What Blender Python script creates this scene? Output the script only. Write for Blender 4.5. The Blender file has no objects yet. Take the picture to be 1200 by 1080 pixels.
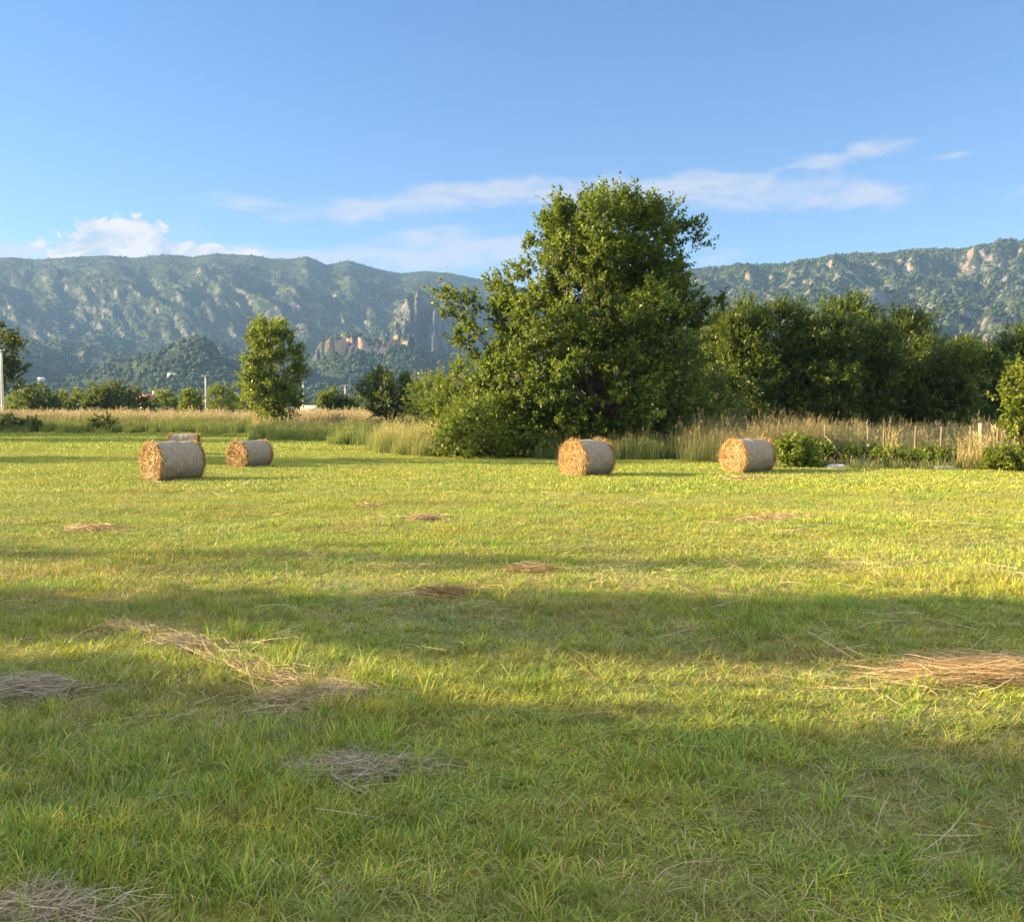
import bpy, math, random
import numpy as np
from mathutils import Vector, Matrix

D2R = math.radians
scene = bpy.context.scene
COL = scene.collection
rngG = np.random.default_rng(7)

# ------------------------------------------------------------------ camera
F = 1083.0          # focal length in photo pixels (1200 wide)
HZ = 488.0          # horizon row
CH = 1.70           # eye height
PITCH = math.atan((HZ - 540.0) / F)
cam_d = bpy.data.cameras.new("camera")
cam_d.sensor_width = 36.0
cam_d.lens = 36.0 * F / 1200.0
cam_d.clip_start = 0.05
cam_d.clip_end = 20000
cam = bpy.data.objects.new("camera", cam_d)
COL.objects.link(cam)
cam.location = (0, 0, CH)
cam.rotation_euler = (math.pi / 2 + PITCH, 0, 0)
scene.camera = cam


def at(px, py, d):
    u = (px - 600.0) / F
    v = (540.0 - py) / F
    cp, sp = math.cos(PITCH), math.sin(PITCH)
    dy = cp - v * sp
    dz = sp + v * cp
    k = d / dy
    return np.array((u * k, d, CH + dz * k))


def gd(py):
    """depth of the flat ground seen at row py"""
    v = (540.0 - py) / F
    cp, sp = math.cos(PITCH), math.sin(PITCH)
    return CH / -((sp + v * cp) / (cp - v * sp))


def ground_px(px, py):
    return at(px, py, gd(py))


# ------------------------------------------------------------------ noise
_T = {}


def vn(x, y, seed=0):
    if seed not in _T:
        _T[seed] = np.random.default_rng(1000 + seed).random((256, 256))
    T = _T[seed]
    x = np.asarray(x, float); y = np.asarray(y, float)
    xi = np.floor(x).astype(int); yi = np.floor(y).astype(int)
    fx = x - xi; fy = y - yi
    fx = fx * fx * fx * (fx * (fx * 6 - 15) + 10)
    fy = fy * fy * fy * (fy * (fy * 6 - 15) + 10)
    a = T[xi & 255, yi & 255]; b = T[(xi + 1) & 255, yi & 255]
    c = T[xi & 255, (yi + 1) & 255]; d = T[(xi + 1) & 255, (yi + 1) & 255]
    return (a * (1 - fx) + b * fx) * (1 - fy) + (c * (1 - fx) + d * fx) * fy


def fbm(x, y, seed=0, octv=4, gain=0.5):
    s = 0; a = 1; t = 0
    for i in range(octv):
        s = s + a * vn(x, y, seed + i); t += a
        x = np.asarray(x) * 2.03 + 13.7; y = np.asarray(y) * 2.03 + 5.1
        a *= gain
    return s / t


def ridged(x, y, seed=0, octv=4):
    s = 0; a = 1; t = 0
    for i in range(octv):
        s = s + a * (1 - np.abs(2 * vn(x, y, seed + i) - 1)); t += a
        x = np.asarray(x) * 2.03 + 3.7; y = np.asarray(y) * 2.03 + 9.1
        a *= 0.5
    return s / t


def sstep(a, b, x):
    t = np.clip((np.asarray(x, float) - a) / (b - a), 0, 1)
    return t * t * (3 - 2 * t)


# ------------------------------------------------------------------ mesh helpers
class Acc:
    def __init__(self):
        self.v = []; self.q = []; self.t = []; self.c = []; self.mi = []; self.n = 0

    def add(self, verts, quads=None, tris=None, col=None):
        verts = np.asarray(verts, float).reshape(-1, 3)
        if quads is not None and len(quads):
            self.q.append(np.asarray(quads, int).reshape(-1, 4) + self.n)
        if tris is not None and len(tris):
            self.t.append(np.asarray(tris, int).reshape(-1, 3) + self.n)
        if col is None:
            col = (0.5, 0.5, 0.5)
        col = np.asarray(col, float)
        if col.ndim == 1:
            col = np.tile(col, (len(verts), 1))
        self.v.append(verts); self.c.append(col)
        self.n += len(verts)

    def mesh(self, name, mat, smooth=False):
        V = np.concatenate(self.v) if self.v else np.zeros((0, 3))
        C = np.concatenate(self.c)
        Q = np.concatenate(self.q) if self.q else np.zeros((0, 4), int)
        T = np.concatenate(self.t) if self.t else np.zeros((0, 3), int)
        me = bpy.data.meshes.new(name)
        me.vertices.add(len(V))
        me.vertices.foreach_set("co", V.astype(np.float32).ravel())
        loops = np.concatenate([Q.ravel(), T.ravel()]).astype(np.int32)
        me.loops.add(len(loops))
        me.loops.foreach_set("vertex_index", loops)
        tot = np.concatenate([np.full(len(Q), 4), np.full(len(T), 3)]).astype(np.int32)
        st = np.concatenate([[0], np.cumsum(tot)[:-1]]).astype(np.int32)
        me.polygons.add(len(tot))
        me.polygons.foreach_set("loop_start", st)
        me.polygons.foreach_set("loop_total", tot)
        if smooth:
            me.polygons.foreach_set("use_smooth", np.ones(len(tot), bool))
        me.update(calc_edges=True)
        at_ = me.attributes.new("tint", 'FLOAT_COLOR', 'POINT')
        at_.data.foreach_set("color", np.concatenate([C, np.ones((len(C), 1))], 1).astype(np.float32).ravel())
        me.materials.append(mat)
        return me

    def obj(self, name, mat, parent=None, smooth=False, link=True):
        o = bpy.data.objects.new(name, self.mesh(name, mat, smooth))
        if link:
            COL.objects.link(o)
        if parent is not None:
            o.parent = parent
        return o


def tag(o, label=None, cat=None, group=None, kind=None):
    if label: o["label"] = label
    if cat: o["category"] = cat
    if group: o["group"] = group
    if kind: o["kind"] = kind
    return o


def empty(name, loc, rz=0.0):
    o = bpy.data.objects.new(name, None)
    COL.objects.link(o)
    o.location = Vector([float(c) for c in loc]); o.rotation_euler = (0, 0, rz)
    o.empty_display_size = 0.3
    return o


def copy_tree(o, parent=None):
    c = o.copy(); COL.objects.link(c)
    if parent is not None: c.parent = parent
    for ch in list(o.children):
        copy_tree(ch, c)
    return c


def nrm(a):
    return a / (np.linalg.norm(a, axis=-1, keepdims=True) + 1e-9)


def add_tube(acc, P, R, sides=6, col=(0.5, 0.5, 0.5), cap=True):
    P = np.asarray(P, float); R = np.asarray(R, float)
    k = len(P)
    T = np.gradient(P, axis=0); T = nrm(T)
    ref = np.array((0.13, 0.97, 0.21)) if abs(T[0, 2]) > 0.7 else np.array((0, 0, 1.0))
    A = nrm(np.cross(T, ref)); B = np.cross(T, A)
    an = np.linspace(0, 2 * math.pi, sides, endpoint=False)
    V = P[:, None] + R[:, None, None] * (A[:, None] * np.cos(an)[None, :, None] + B[:, None] * np.sin(an)[None, :, None])
    q = []
    for i in range(k - 1):
        for j in range(sides):
            a = i * sides + j; b = i * sides + (j + 1) % sides
            q.append((a, b, b + sides, a + sides))
    V = V.reshape(-1, 3); t = []
    if cap:
        V = np.concatenate([V, P[-1:], P[:1]])
        e = k * sides
        for j in range(sides):
            t.append(((k - 1) * sides + j, (k - 1) * sides + (j + 1) % sides, e))
            t.append(((j + 1) % sides, j, e + 1))
    acc.add(V, q, t, col)


def add_box(acc, c, s, rz=0.0, col=(0.5, 0.5, 0.5), taper=1.0):
    x, y, z = s[0] / 2, s[1] / 2, s[2] / 2
    V = np.array([(-x, -y, -z), (x, -y, -z), (x, y, -z), (-x, y, -z),
                  (-x * taper, -y * taper, z), (x * taper, -y * taper, z), (x * taper, y * taper, z), (-x * taper, y * taper, z)])
    ca, sa = math.cos(rz), math.sin(rz)
    V = V @ np.array([(ca, sa, 0), (-sa, ca, 0), (0, 0, 1)]) + np.asarray(c, float)
    acc.add(V, [(0, 3, 2, 1), (4, 5, 6, 7), (0, 1, 5, 4), (1, 2, 6, 5), (2, 3, 7, 6), (3, 0, 4, 7)], None, col)


def add_leaves(acc, C, Dv, N, L, W, col):
    """folded lozenge leaves: base, side, tip, side"""
    n = len(C)
    Dv = nrm(Dv); S = nrm(np.cross(Dv, N)); U = np.cross(S, Dv)
    L = np.asarray(L)[:, None]; W = np.asarray(W)[:, None]
    b = C
    m = C + Dv * L * 0.45 + U * W * 0.16
    V = np.stack([b, m + S * W * 0.5, C + Dv * L - U * L * 0.06, m - S * W * 0.5], 1).reshape(-1, 3)
    q = np.arange(n * 4).reshape(n, 4)
    acc.add(V, q, None, np.repeat(col, 4, axis=0))


def add_blades(acc, B, az, lean, H, W, col0, col1, bend=0.5, twist=None):
    """three-joint grass blades; B base, az direction of lean"""
    n = len(B)
    dx = np.stack([np.cos(az), np.sin(az), np.zeros(n)], 1)
    ta = az + math.pi / 2 if twist is None else twist
    sx = np.stack([np.cos(ta), np.sin(ta), np.zeros(n)], 1)
    up = np.array((0, 0, 1.0))
    H = H[:, None]; W = W[:, None]; lean = lean[:, None]
    P = []
    for t in (0.0, 0.4, 0.75, 1.0):
        off = lean * H * (t * (1 - bend) + bend * t * t)
        zz = H * t * np.sqrt(np.maximum(0.08, 1 - (lean * 0.75 * t) ** 2))
        P.append(B + dx * off + up * zz)
    w = (0.7, 1.0, 0.65)
    V = []
    for i in range(3):
        V += [P[i] - sx * W * 0.5 * w[i], P[i] + sx * W * 0.5 * w[i]]
    V.append(P[3])
    V = np.stack(V, 1)
    idx = np.arange(n)[:, None] * 7
    q = np.concatenate([idx + np.array([[0, 1, 3, 2]]), idx + np.array([[2, 3, 5, 4]])])
    t = idx + np.array([[4, 5, 6]])
    tt = np.array([0, 0, .4, .4, .75, .75, 1.0])[None, :, None]
    C = col0[:, None] * (1 - tt) + col1[:, None] * tt
    acc.add(V.reshape(-1, 3), q, t, C.reshape(-1, 3))


# ------------------------------------------------------------------ materials
def new_mat(name):
    m = bpy.data.materials.new(name); m.use_nodes = True
    nt = m.node_tree; nt.nodes.clear()
    return m, nt


class NB:
    def __init__(self, nt): self.nt = nt

    def n(self, typ, **kw):
        x = self.nt.nodes.new(typ)
        for k, v in kw.items(): setattr(x, k, v)
        return x

    def l(self, a, b): self.nt.links.new(a, b)

    def val(self, sock, v):
        if hasattr(v, "is_output"): self.l(v, sock)
        else: sock.default_value = v

    def math(self, op, a, b=0.0, c=None, clamp=False):
        x = self.n('ShaderNodeMath', operation=op); x.use_clamp = clamp
        self.val(x.inputs[0], a); self.val(x.inputs[1], b)
        if c is not None: self.val(x.inputs[2], c)
        return x.outputs[0]

    def mix(self, f, a, b, mode='MIX'):
        x = self.n('ShaderNodeMix', data_type='RGBA', blend_type=mode)
        self.val(x.inputs[0], f)
        self.val(x.inputs[6], a if hasattr(a, "is_output") else (*a, 1) if len(a) == 3 else a)
        self.val(x.inputs[7], b if hasattr(b, "is_output") else (*b, 1) if len(b) == 3 else b)
        return x.outputs[2]

    def noise(self, vec, scale, detail=3, rough=0.55, dist=0.0):
        x = self.n('ShaderNodeTexNoise'); x.inputs['Scale'].default_value = scale
        x.inputs['Detail'].default_value = detail; x.inputs['Roughness'].default_value = rough
        x.inputs['Distortion'].default_value = dist
        if vec is not None: self.l(vec, x.inputs['Vector'])
        return x.outputs[0]

    def ramp(self, f, stops):
        x = self.n('ShaderNodeValToRGB'); cr = x.color_ramp
        while len(cr.elements) < len(stops): cr.elements.new(0.5)
        for e, (p, c) in zip(cr.elements, stops):
            e.position = p; e.color = (*c, 1) if len(c) == 3 else c
        self.val(x.inputs[0], f)
        return x.outputs[0]

    def mapr(self, v, a, b, c=0.0, d=1.0):
        x = self.n('ShaderNodeMapRange'); x.clamp = True
        self.val(x.inputs[0], v)
        for i, k in enumerate((a, b, c, d)): x.inputs[1 + i].default_value = k
        return x.outputs[0]

    def tint(self):
        a = self.n('ShaderNodeAttribute', attribute_name="tint")
        s = self.n('ShaderNodeSeparateColor'); self.l(a.outputs['Color'], s.inputs[0])
        return a.outputs['Color'], s.outputs

    def pos(self):
        return self.n('ShaderNodeNewGeometry').outputs['Position']

    def objco(self):
        return self.n('ShaderNodeTexCoord').outputs['Object']

    def scalev(self, v, s):
        x = self.n('ShaderNodeVectorMath', operation='MULTIPLY')
        self.l(v, x.inputs[0]); x.inputs[1].default_value = s
        return x.outputs[0]

    def princ(self, col, rough=0.8, spec=0.2, bump=None, bstr=0.3, bdist=0.02):
        p = self.n('ShaderNodeBsdfPrincipled')
        self.val(p.inputs['Base Color'], col if hasattr(col, "is_output") else (*col, 1))
        self.val(p.inputs['Roughness'], rough)
        p.inputs['Specular IOR Level'].default_value = spec
        if bump is not None:
            b = self.n('ShaderNodeBump'); b.inputs['Strength'].default_value = bstr
            b.inputs['Distance'].default_value = bdist
            self.l(bump, b.inputs['Height']); self.l(b.outputs[0], p.inputs['Normal'])
        return p

    def out(self, sh):
        o = self.n('ShaderNodeOutputMaterial'); self.l(sh, o.inputs['Surface'])


def leaf_mat(name, dark, mid, light, dry=(0.22, 0.15, 0.04), trans=0.35, tcol=(0.30, 0.38, 0.04), spec=0.35, rough=0.5):
    """tint: R leaf shade 0..1, G dry amount"""
    m, nt = new_mat(name); b = NB(nt)
    _, s = b.tint()
    big = b.noise(b.pos(), 0.45, 2)
    f = b.math('ADD', s[0], b.math('MULTIPLY', b.math('SUBTRACT', big, 0.5), 0.5), clamp=True)
    c = b.ramp(f, [(0.0, dark), (0.5, mid), (1.0, light)])
    c = b.mix(s[1], c, dry)
    p = b.princ(c, rough, spec)
    t = b.n('ShaderNodeBsdfTranslucent')
    b.l(b.mix(0.6, c, tcol), t.inputs[0])
    mx = b.n('ShaderNodeMixShader'); mx.inputs[0].default_value = trans
    b.l(p.outputs[0], mx.inputs[1]); b.l(t.outputs[0], mx.inputs[2])
    b.out(mx.outputs[0])
    return m


def grass_mat(name, trans=0.3, patch=True):
    """tint attribute is the blade colour itself; big slow patches over the field mix sward kinds"""
    m, nt = new_mat(name); b = NB(nt)
    col, s = b.tint()
    P = b.pos()
    c = col
    if patch:
        n1 = b.noise(P, 0.35, 4, 0.6)
        n2 = b.noise(b.scalev(P, (0.25, 1.1, 1.0)), 1.1, 3, 0.6)
        n3 = b.noise(P, 2.6, 3, 0.6)
        # yellower sward
        c = b.mix(b.math('MULTIPLY', b.mapr(n1, 0.45, 0.66), 0.5), c, b.mix(1.0, c, (1.35, 1.12, 0.9), 'MULTIPLY'))
        n4 = b.noise(P, 0.9, 3, 0.6)
        c = b.mix(b.math('MULTIPLY', b.mapr(n4, 0.52, 0.7), 0.7), c, b.mix(1.0, c, (0.66, 0.92, 0.95), 'MULTIPLY'))
        c = b.mix(b.math('MULTIPLY', b.mapr(n2, 0.50, 0.70), 0.6), c, (0.34, 0.27, 0.085))
        c = b.mix(b.math('MULTIPLY', b.mapr(n3, 0.55, 0.75), 0.6), c, b.mix(1.0, c, (0.62, 0.85, 0.95), 'MULTIPLY'))
    oi = b.n('ShaderNodeObjectInfo')
    c = b.mix(1.0, c, b.ramp(oi.outputs['Random'], [(0, (0.78, 0.82, 0.8)), (1, (1.2, 1.15, 1.1))]), 'MULTIPLY')
    p = b.princ(c, 0.55, 0.3)
    t = b.n('ShaderNodeBsdfTranslucent'); b.l(c, t.inputs[0])
    mx = b.n('ShaderNodeMixShader'); mx.inputs[0].default_value = trans
    b.l(p.outputs[0], mx.inputs[1]); b.l(t.outputs[0], mx.inputs[2])
    b.out(mx.outputs[0])
    return m


def bark_mat():
    m, nt = new_mat("bark"); b = NB(nt)
    P = b.objco()
    n = b.noise(b.scalev(P, (6, 6, 1.5)), 3.0, 4)
    c = b.ramp(n, [(0.3, (0.05, 0.04, 0.03)), (0.7, (0.17, 0.14, 0.11))])
    b.out(b.princ(c, 0.9, 0.1, n, 0.6, 0.03).outputs[0])
    return m


def simple_mat(name, c0, c1, scale=4.0, rough=0.8, spec=0.2, stretch=(1, 1, 1), bump=0.2):
    m, nt = new_mat(name); b = NB(nt)
    n = b.noise(b.scalev(b.objco(), stretch), scale, 4, 0.6)
    b.out(b.princ(b.ramp(n, [(0.3, c0), (0.7, c1)]), rough, spec, n, bump, 0.02).outputs[0])
    return m


def straw_mat():
    m, nt = new_mat("straw"); b = NB(nt)
    col, s = b.tint()
    p = b.princ(col, 0.6, 0.25)
    t = b.n('ShaderNodeBsdfTranslucent'); b.l(col, t.inputs[0])
    mx = b.n('ShaderNodeMixShader'); mx.inputs[0].default_value = 0.15
    b.l(p.outputs[0], mx.inputs[1]); b.l(t.outputs[0], mx.inputs[2])
    b.out(mx.outputs[0])
    return m


def net_mat():
    """net wrapped hay: greyish straw under fine pale netting that runs round the bale (axis = local X)"""
    m, nt = new_mat("netting_over_hay"); b = NB(nt)
    P = b.objco()
    sx = b.n('ShaderNodeSeparateXYZ'); b.l(P, sx.inputs[0])
    ang = b.math('ARCTAN2', sx.outputs[1], sx.outputs[2])
    cv = b.n('ShaderNodeCombineXYZ'); b.l(b.math('MULTIPLY', sx.outputs[0], 26.0), cv.inputs[0]); b.l(b.math('MULTIPLY', ang, 2.0), cv.inputs[1])
    st = b.noise(cv.outputs[0], 1.4, 4, 0.65)
    cv2 = b.n('ShaderNodeCombineXYZ'); b.l(b.math('MULTIPLY', sx.outputs[0], 4.0), cv2.inputs[0]); b.l(b.math('MULTIPLY', ang, 9.0), cv2.inputs[1])
    fl = b.noise(cv2.outputs[0], 2.0, 4, 0.6)
    net = b.math('SINE', b.math('MULTIPLY', sx.outputs[0], 230.0))
    c = b.ramp(st, [(0.25, (0.14, 0.11, 0.075)), (0.5, (0.27, 0.225, 0.17)), (0.78, (0.46, 0.42, 0.36))])
    c = b.mix(b.math('MULTIPLY', b.mapr(fl, 0.5, 0.66), 0.75), c, (0.22, 0.155, 0.09))
    c = b.mix(b.math('MULTIPLY', b.mapr(net, 0.5, 1.0), 0.35), c, (0.52, 0.50, 0.47))
    h = b.math('ADD', st, b.math('MULTIPLY', fl, 0.8))
    b.out(b.princ(c, 0.75, 0.2, h, 0.7, 0.03).outputs[0])
    return m


def ground_mat():
    m, nt = new_mat("field_soil"); b = NB(nt)
    P = b.pos()
    n = b.noise(P, 0.4, 6, 0.65); f = b.noise(P, 14.0, 5, 0.7); mid = b.noise(b.scalev(P, (0.3, 1, 1)), 1.3, 4)
    c = b.ramp(n, [(0.3, (0.20, 0.25, 0.055)), (0.55, (0.27, 0.29, 0.07)), (0.75, (0.33, 0.29, 0.11))])
    c = b.mix(b.mapr(f, 0.4, 0.7), b.mix(1.0, c, (0.55, 0.5, 0.5), 'MULTIPLY'), c)
    c = b.mix(b.math('MULTIPLY', b.mapr(mid, 0.5, 0.75), 0.5), c, (0.17, 0.13, 0.06))
    b.out(b.princ(c, 0.95, 0.05, f, 0.8, 0.04).outputs[0])
    return m


def mountain_mat():
    """tint: R bare rock, G warm broken rock, B scrub lightness"""
    m, nt = new_mat("karst_slope"); b = NB(nt)
    _, s = b.tint()
    P = b.pos()
    n1 = b.noise(P, 0.012, 5, 0.65); n2 = b.noise(P, 0.075, 6, 0.75); n3 = b.noise(b.scalev(P, (1, 1, 0.3)), 0.035, 6, 0.75)
    g = b.ramp(n2, [(0.3, (0.018, 0.03, 0.014)), (0.55, (0.034, 0.05, 0.022)), (0.75, (0.07, 0.082, 0.04))])
    g = b.mix(b.mapr(n1, 0.5, 0.7), g, (0.085, 0.11, 0.04))
    r = b.ramp(n3, [(0.25, (0.05, 0.05, 0.05)), (0.5, (0.13, 0.125, 0.115)), (0.8, (0.30, 0.285, 0.26))])
    o = b.ramp(n3, [(0.35, (0.16, 0.115, 0.085)), (0.52, (0.36, 0.235, 0.16)), (0.72, (0.52, 0.43, 0.34))])
    r = b.mix(s[1], r, o)
    mask = b.mapr(b.math('ADD', s[0], b.math('MULTIPLY', b.math('ADD', b.math('SUBTRACT', n2, 0.5), b.math('MULTIPLY', b.math('SUBTRACT', n3, 0.5), 0.7)), 1.7)), 0.38, 0.60)
    c = b.mix(mask, g, r)
    v = b.n('ShaderNodeTexVoronoi'); v.inputs['Scale'].default_value = 0.11; b.l(P, v.inputs['Vector'])
    h = b.math('ADD', b.math('MULTIPLY', v.outputs[0], -0.6), n2)
    b.out(b.princ(c, 0.95, 0.05, h, 0.9, 9.0).outputs[0])
    return m


M_bark = bark_mat()
M_oak = leaf_mat("broadleaf_foliage", (0.019, 0.043, 0.007), (0.072, 0.125, 0.015), (0.26, 0.315, 0.04), trans=0.38)
M_willow = leaf_mat("narrow_leaf_foliage", (0.009, 0.027, 0.006), (0.034, 0.074, 0.012), (0.26, 0.31, 0.045), trans=0.30)
M_light = leaf_mat("pale_foliage", (0.06, 0.10, 0.014), (0.125, 0.18, 0.022), (0.24, 0.28, 0.04), trans=0.38)
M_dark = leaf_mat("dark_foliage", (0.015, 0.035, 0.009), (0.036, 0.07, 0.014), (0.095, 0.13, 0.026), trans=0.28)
M_grass = grass_mat("mown_grass", 0.2)
M_tall = grass_mat("tall_grass", 0.35, patch=False)
M_straw = straw_mat()
M_net = net_mat()
M_ground = ground_mat()
M_mount = mountain_mat()
M_wood = simple_mat("weathered_wood", (0.12, 0.095, 0.07), (0.27, 0.22, 0.16), 5, stretch=(8, 8, 1))
M_palewood = simple_mat("pale_wood", (0.24, 0.20, 0.14), (0.42, 0.36, 0.27), 5, stretch=(8, 8, 1))
M_wire = simple_mat("galvanised_wire", (0.16, 0.155, 0.15), (0.26, 0.25, 0.24), 9, 0.5, 0.5)
M_stone = simple_mat("limestone", (0.26, 0.25, 0.23), (0.64, 0.62, 0.58), 9, 0.9, 0.1, bump=0.6)
M_conc = simple_mat("pole_concrete", (0.55, 0.54, 0.51), (0.72, 0.71, 0.68), 3, 0.85, 0.1)
M_white = simple_mat("whitewash", (0.62, 0.60, 0.56), (0.80, 0.78, 0.74), 1.2, 0.9, 0.1)
M_cream = simple_mat("cream_plaster", (0.5, 0.42, 0.30), (0.66, 0.56, 0.42), 1.2, 0.9, 0.1)
M_tile = simple_mat("clay_tiles", (0.22, 0.10, 0.07), (0.38, 0.19, 0.13), 3, 0.85, 0.1)
M_pane = simple_mat("dark_pane", (0.03, 0.035, 0.04), (0.06, 0.065, 0.07), 2, 0.2, 0.5)

# ------------------------------------------------------------------ light
EXPO = 2.3
SUN_EL = D2R(17.0)
SUN_A = D2R(-6.0)       # the sun stands left of the view, a hair beyond square
sdir = Vector((-math.cos(SUN_A) * math.cos(SUN_EL), -math.sin(SUN_A) * math.cos(SUN_EL), math.sin(SUN_EL)))
sl = bpy.data.lights.new("sun", 'SUN')
sl.energy = 5.0; sl.angle = D2R(0.5); sl.color = (1.0, 0.73, 0.40)
so = bpy.data.objects.new("sun", sl); COL.objects.link(so)
so.rotation_euler = sdir.to_track_quat('Z', 'Y').to_euler()
so.location = (-40, -5, 30)

WS = 0.12
w = bpy.data.worlds.new("World"); scene.world = w; w.use_nodes = True
nt = w.node_tree; nt.nodes.clear(); b = NB(nt)
sky = b.n('ShaderNodeTexSky'); sky.sky_type = 'NISHITA'; sky.sun_disc = False
sky.sun_elevation = SUN_EL
sky.sun_rotation = math.atan2(sdir.x, sdir.y)
sky.altitude = 50; sky.air_density = 1.0; sky.dust_density = 0.3; sky.ozone_density = 3.0
tc = b.n('ShaderNodeTexCoord')
sep = b.n('ShaderNodeSeparateXYZ'); b.l(tc.outputs['Generated'], sep.inputs[0])
az = b.math('ARCTAN2', sep.outputs[0], sep.outputs[1])
el = b.math('ARCSINE', sep.outputs[2])
cv = b.n('ShaderNodeCombineXYZ'); b.l(b.math('MULTIPLY', az, 1.0), cv.inputs[0]); b.l(b.math('MULTIPLY', el, 3.2), cv.inputs[1])
nz = b.noise(cv.outputs[0], 16.0, 7, 0.62, 0.4)
cv2 = b.n('ShaderNodeCombineXYZ'); b.l(b.math('MULTIPLY', az, 1.0), cv2.inputs[0]); b.l(b.math('MULTIPLY', el, 1.5), cv2.inputs[1])
nz2 = b.noise(cv2.outputs[0], 30.0, 8, 0.62, 0.5)


def blob(px, py, rx, ry, amp, tilt=0.0, soft=1.0):
    d = at(px, py, 1.0) - np.array((0, 0, CH))
    d = d / np.linalg.norm(d)
    a0, e0 = math.atan2(d[0], d[1]), math.asin(d[2])
    ra, re = rx / F, ry / F
    da = b.math('SUBTRACT', az, a0)
    de = b.math('SUBTRACT', b.math('SUBTRACT', el, e0), b.math('MULTIPLY', da, tilt))
    q = b.math('ADD', b.math('POWER', b.math('ABSOLUTE', b.math('DIVIDE', da, ra)), 2.0), b.math('POWER', b.math('ABSOLUTE', b.math('DIVIDE', de, re)), 2.0))
    return b.math('MULTIPLY', b.math('EXPONENT', b.math('MULTIPLY', q, -1.0)), amp)


def total(bl):
    s = bl[0]
    for x in bl[1:]: s = b.math('ADD', s, x)
    return s


wisps = total([
    blob(282, 239, 40, 9, 1.35), blob(335, 256, 24, 5, .6), blob(412, 249, 52, 12, 1.2, 0.05),
    blob(525, 232, 75, 16, 1.15, 0.12), blob(640, 224, 80, 14, .9, 0.05), blob(780, 222, 130, 17, .95), blob(930, 228, 110, 16, .95, -0.06),
    blob(1030, 228, 45, 14, .7, -0.1), blob(970, 186, 48, 8, .85), blob(1020, 174, 50, 8, .75, 0.1), blob(1118, 182, 22, 4, .5),
    blob(480, 276, 34, 7, .7), blob(540, 268, 24, 5, .55), blob(475, 300, 130, 18, .95, 0.06), blob(580, 300, 70, 26, .8), blob(330, 298, 120, 10, .8),
    blob(850, 300, 34, 10, .8), blob(250, 268, 60, 12, .4), blob(30, 296, 90, 12, .85), blob(1300, 210, 90, 14, .8), blob(-200, 270, 140, 26, .8)])
cum = total([blob(130, 290, 50, 22, 1.0), blob(170, 272, 32, 16, 1.0), blob(110, 268, 22, 9, .8), blob(205, 294, 52, 12, 1.0), blob(100, 296, 40, 12, 1.0), blob(280, 300, 60, 8, .8)])
mw = b.math('MULTIPLY', b.mapr(b.math('ADD', wisps, b.math('MULTIPLY', b.math('SUBTRACT', nz, 0.52), 3.4)), 0.18, 1.15), b.mapr(wisps, 0.05, 0.4))
mc = b.math('MULTIPLY', b.mapr(b.math('ADD', cum, b.math('MULTIPLY', b.math('SUBTRACT', nz2, 0.5), 4.5)), 0.55, 0.85), b.mapr(cum, 0.1, 0.35))
CL = 1.0 / WS / 2 ** EXPO
skyc = b.mix(1.0, sky.outputs[0], b.ramp(sep.outputs[2], [(0.0, (0.325, 0.315, 0.318)), (0.14, (0.292, 0.325, 0.362)), (0.45, (0.243, 0.322, 0.415))]), 'MULTIPLY')
c1 = b.mix(b.math('MULTIPLY', mw, 0.7), skyc, (0.74 * CL, 0.74 * CL, 0.80 * CL))
shade = b.ramp(nz2, [(0.4, (0.58 * CL, 0.64 * CL, 0.72 * CL)), (0.58, (1.05 * CL, 0.94 * CL, 0.78 * CL))])
c2 = b.mix(b.math('MULTIPLY', mc, 0.85), c1, shade)
# added bright cloud behind the camera and overhead, out of view, fills the shade
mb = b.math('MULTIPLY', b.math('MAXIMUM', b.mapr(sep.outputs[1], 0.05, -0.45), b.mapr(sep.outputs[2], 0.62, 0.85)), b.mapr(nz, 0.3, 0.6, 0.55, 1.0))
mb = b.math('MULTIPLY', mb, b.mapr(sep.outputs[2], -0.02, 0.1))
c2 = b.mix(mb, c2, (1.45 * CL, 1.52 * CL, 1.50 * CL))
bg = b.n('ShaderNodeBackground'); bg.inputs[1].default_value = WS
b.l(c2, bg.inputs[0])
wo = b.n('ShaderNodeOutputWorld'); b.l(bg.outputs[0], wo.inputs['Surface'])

scene.view_settings.view_transform = 'Standard'
scene.view_settings.look = 'None'
scene.view_settings.gamma = 1.0
scene.view_settings.exposure = EXPO
scene.cycles.max_bounces = 8
scene.cycles.diffuse_bounces = 5
scene.cycles.transmission_bounces = 3
scene.cycles.volume_bounces = 0
scene.cycles.use_denoising = True


# ------------------------------------------------------------------ ground
def gh(x, y):
    x = np.asarray(x, float); y = np.asarray(y, float)
    z = (fbm(x * 0.35, y * 0.35, 40, 3) - 0.5) * 0.10 + (fbm(x * 0.06, y * 0.06, 44, 2) - 0.5) * 0.14
    z = z * sstep(1.0, 4.0, np.hypot(x, y))
    bank = sstep(76, 92, y - 0.10 * x - 8 * 0) * sstep(2, -14, x) * 0.75
    return z + bank


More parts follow.
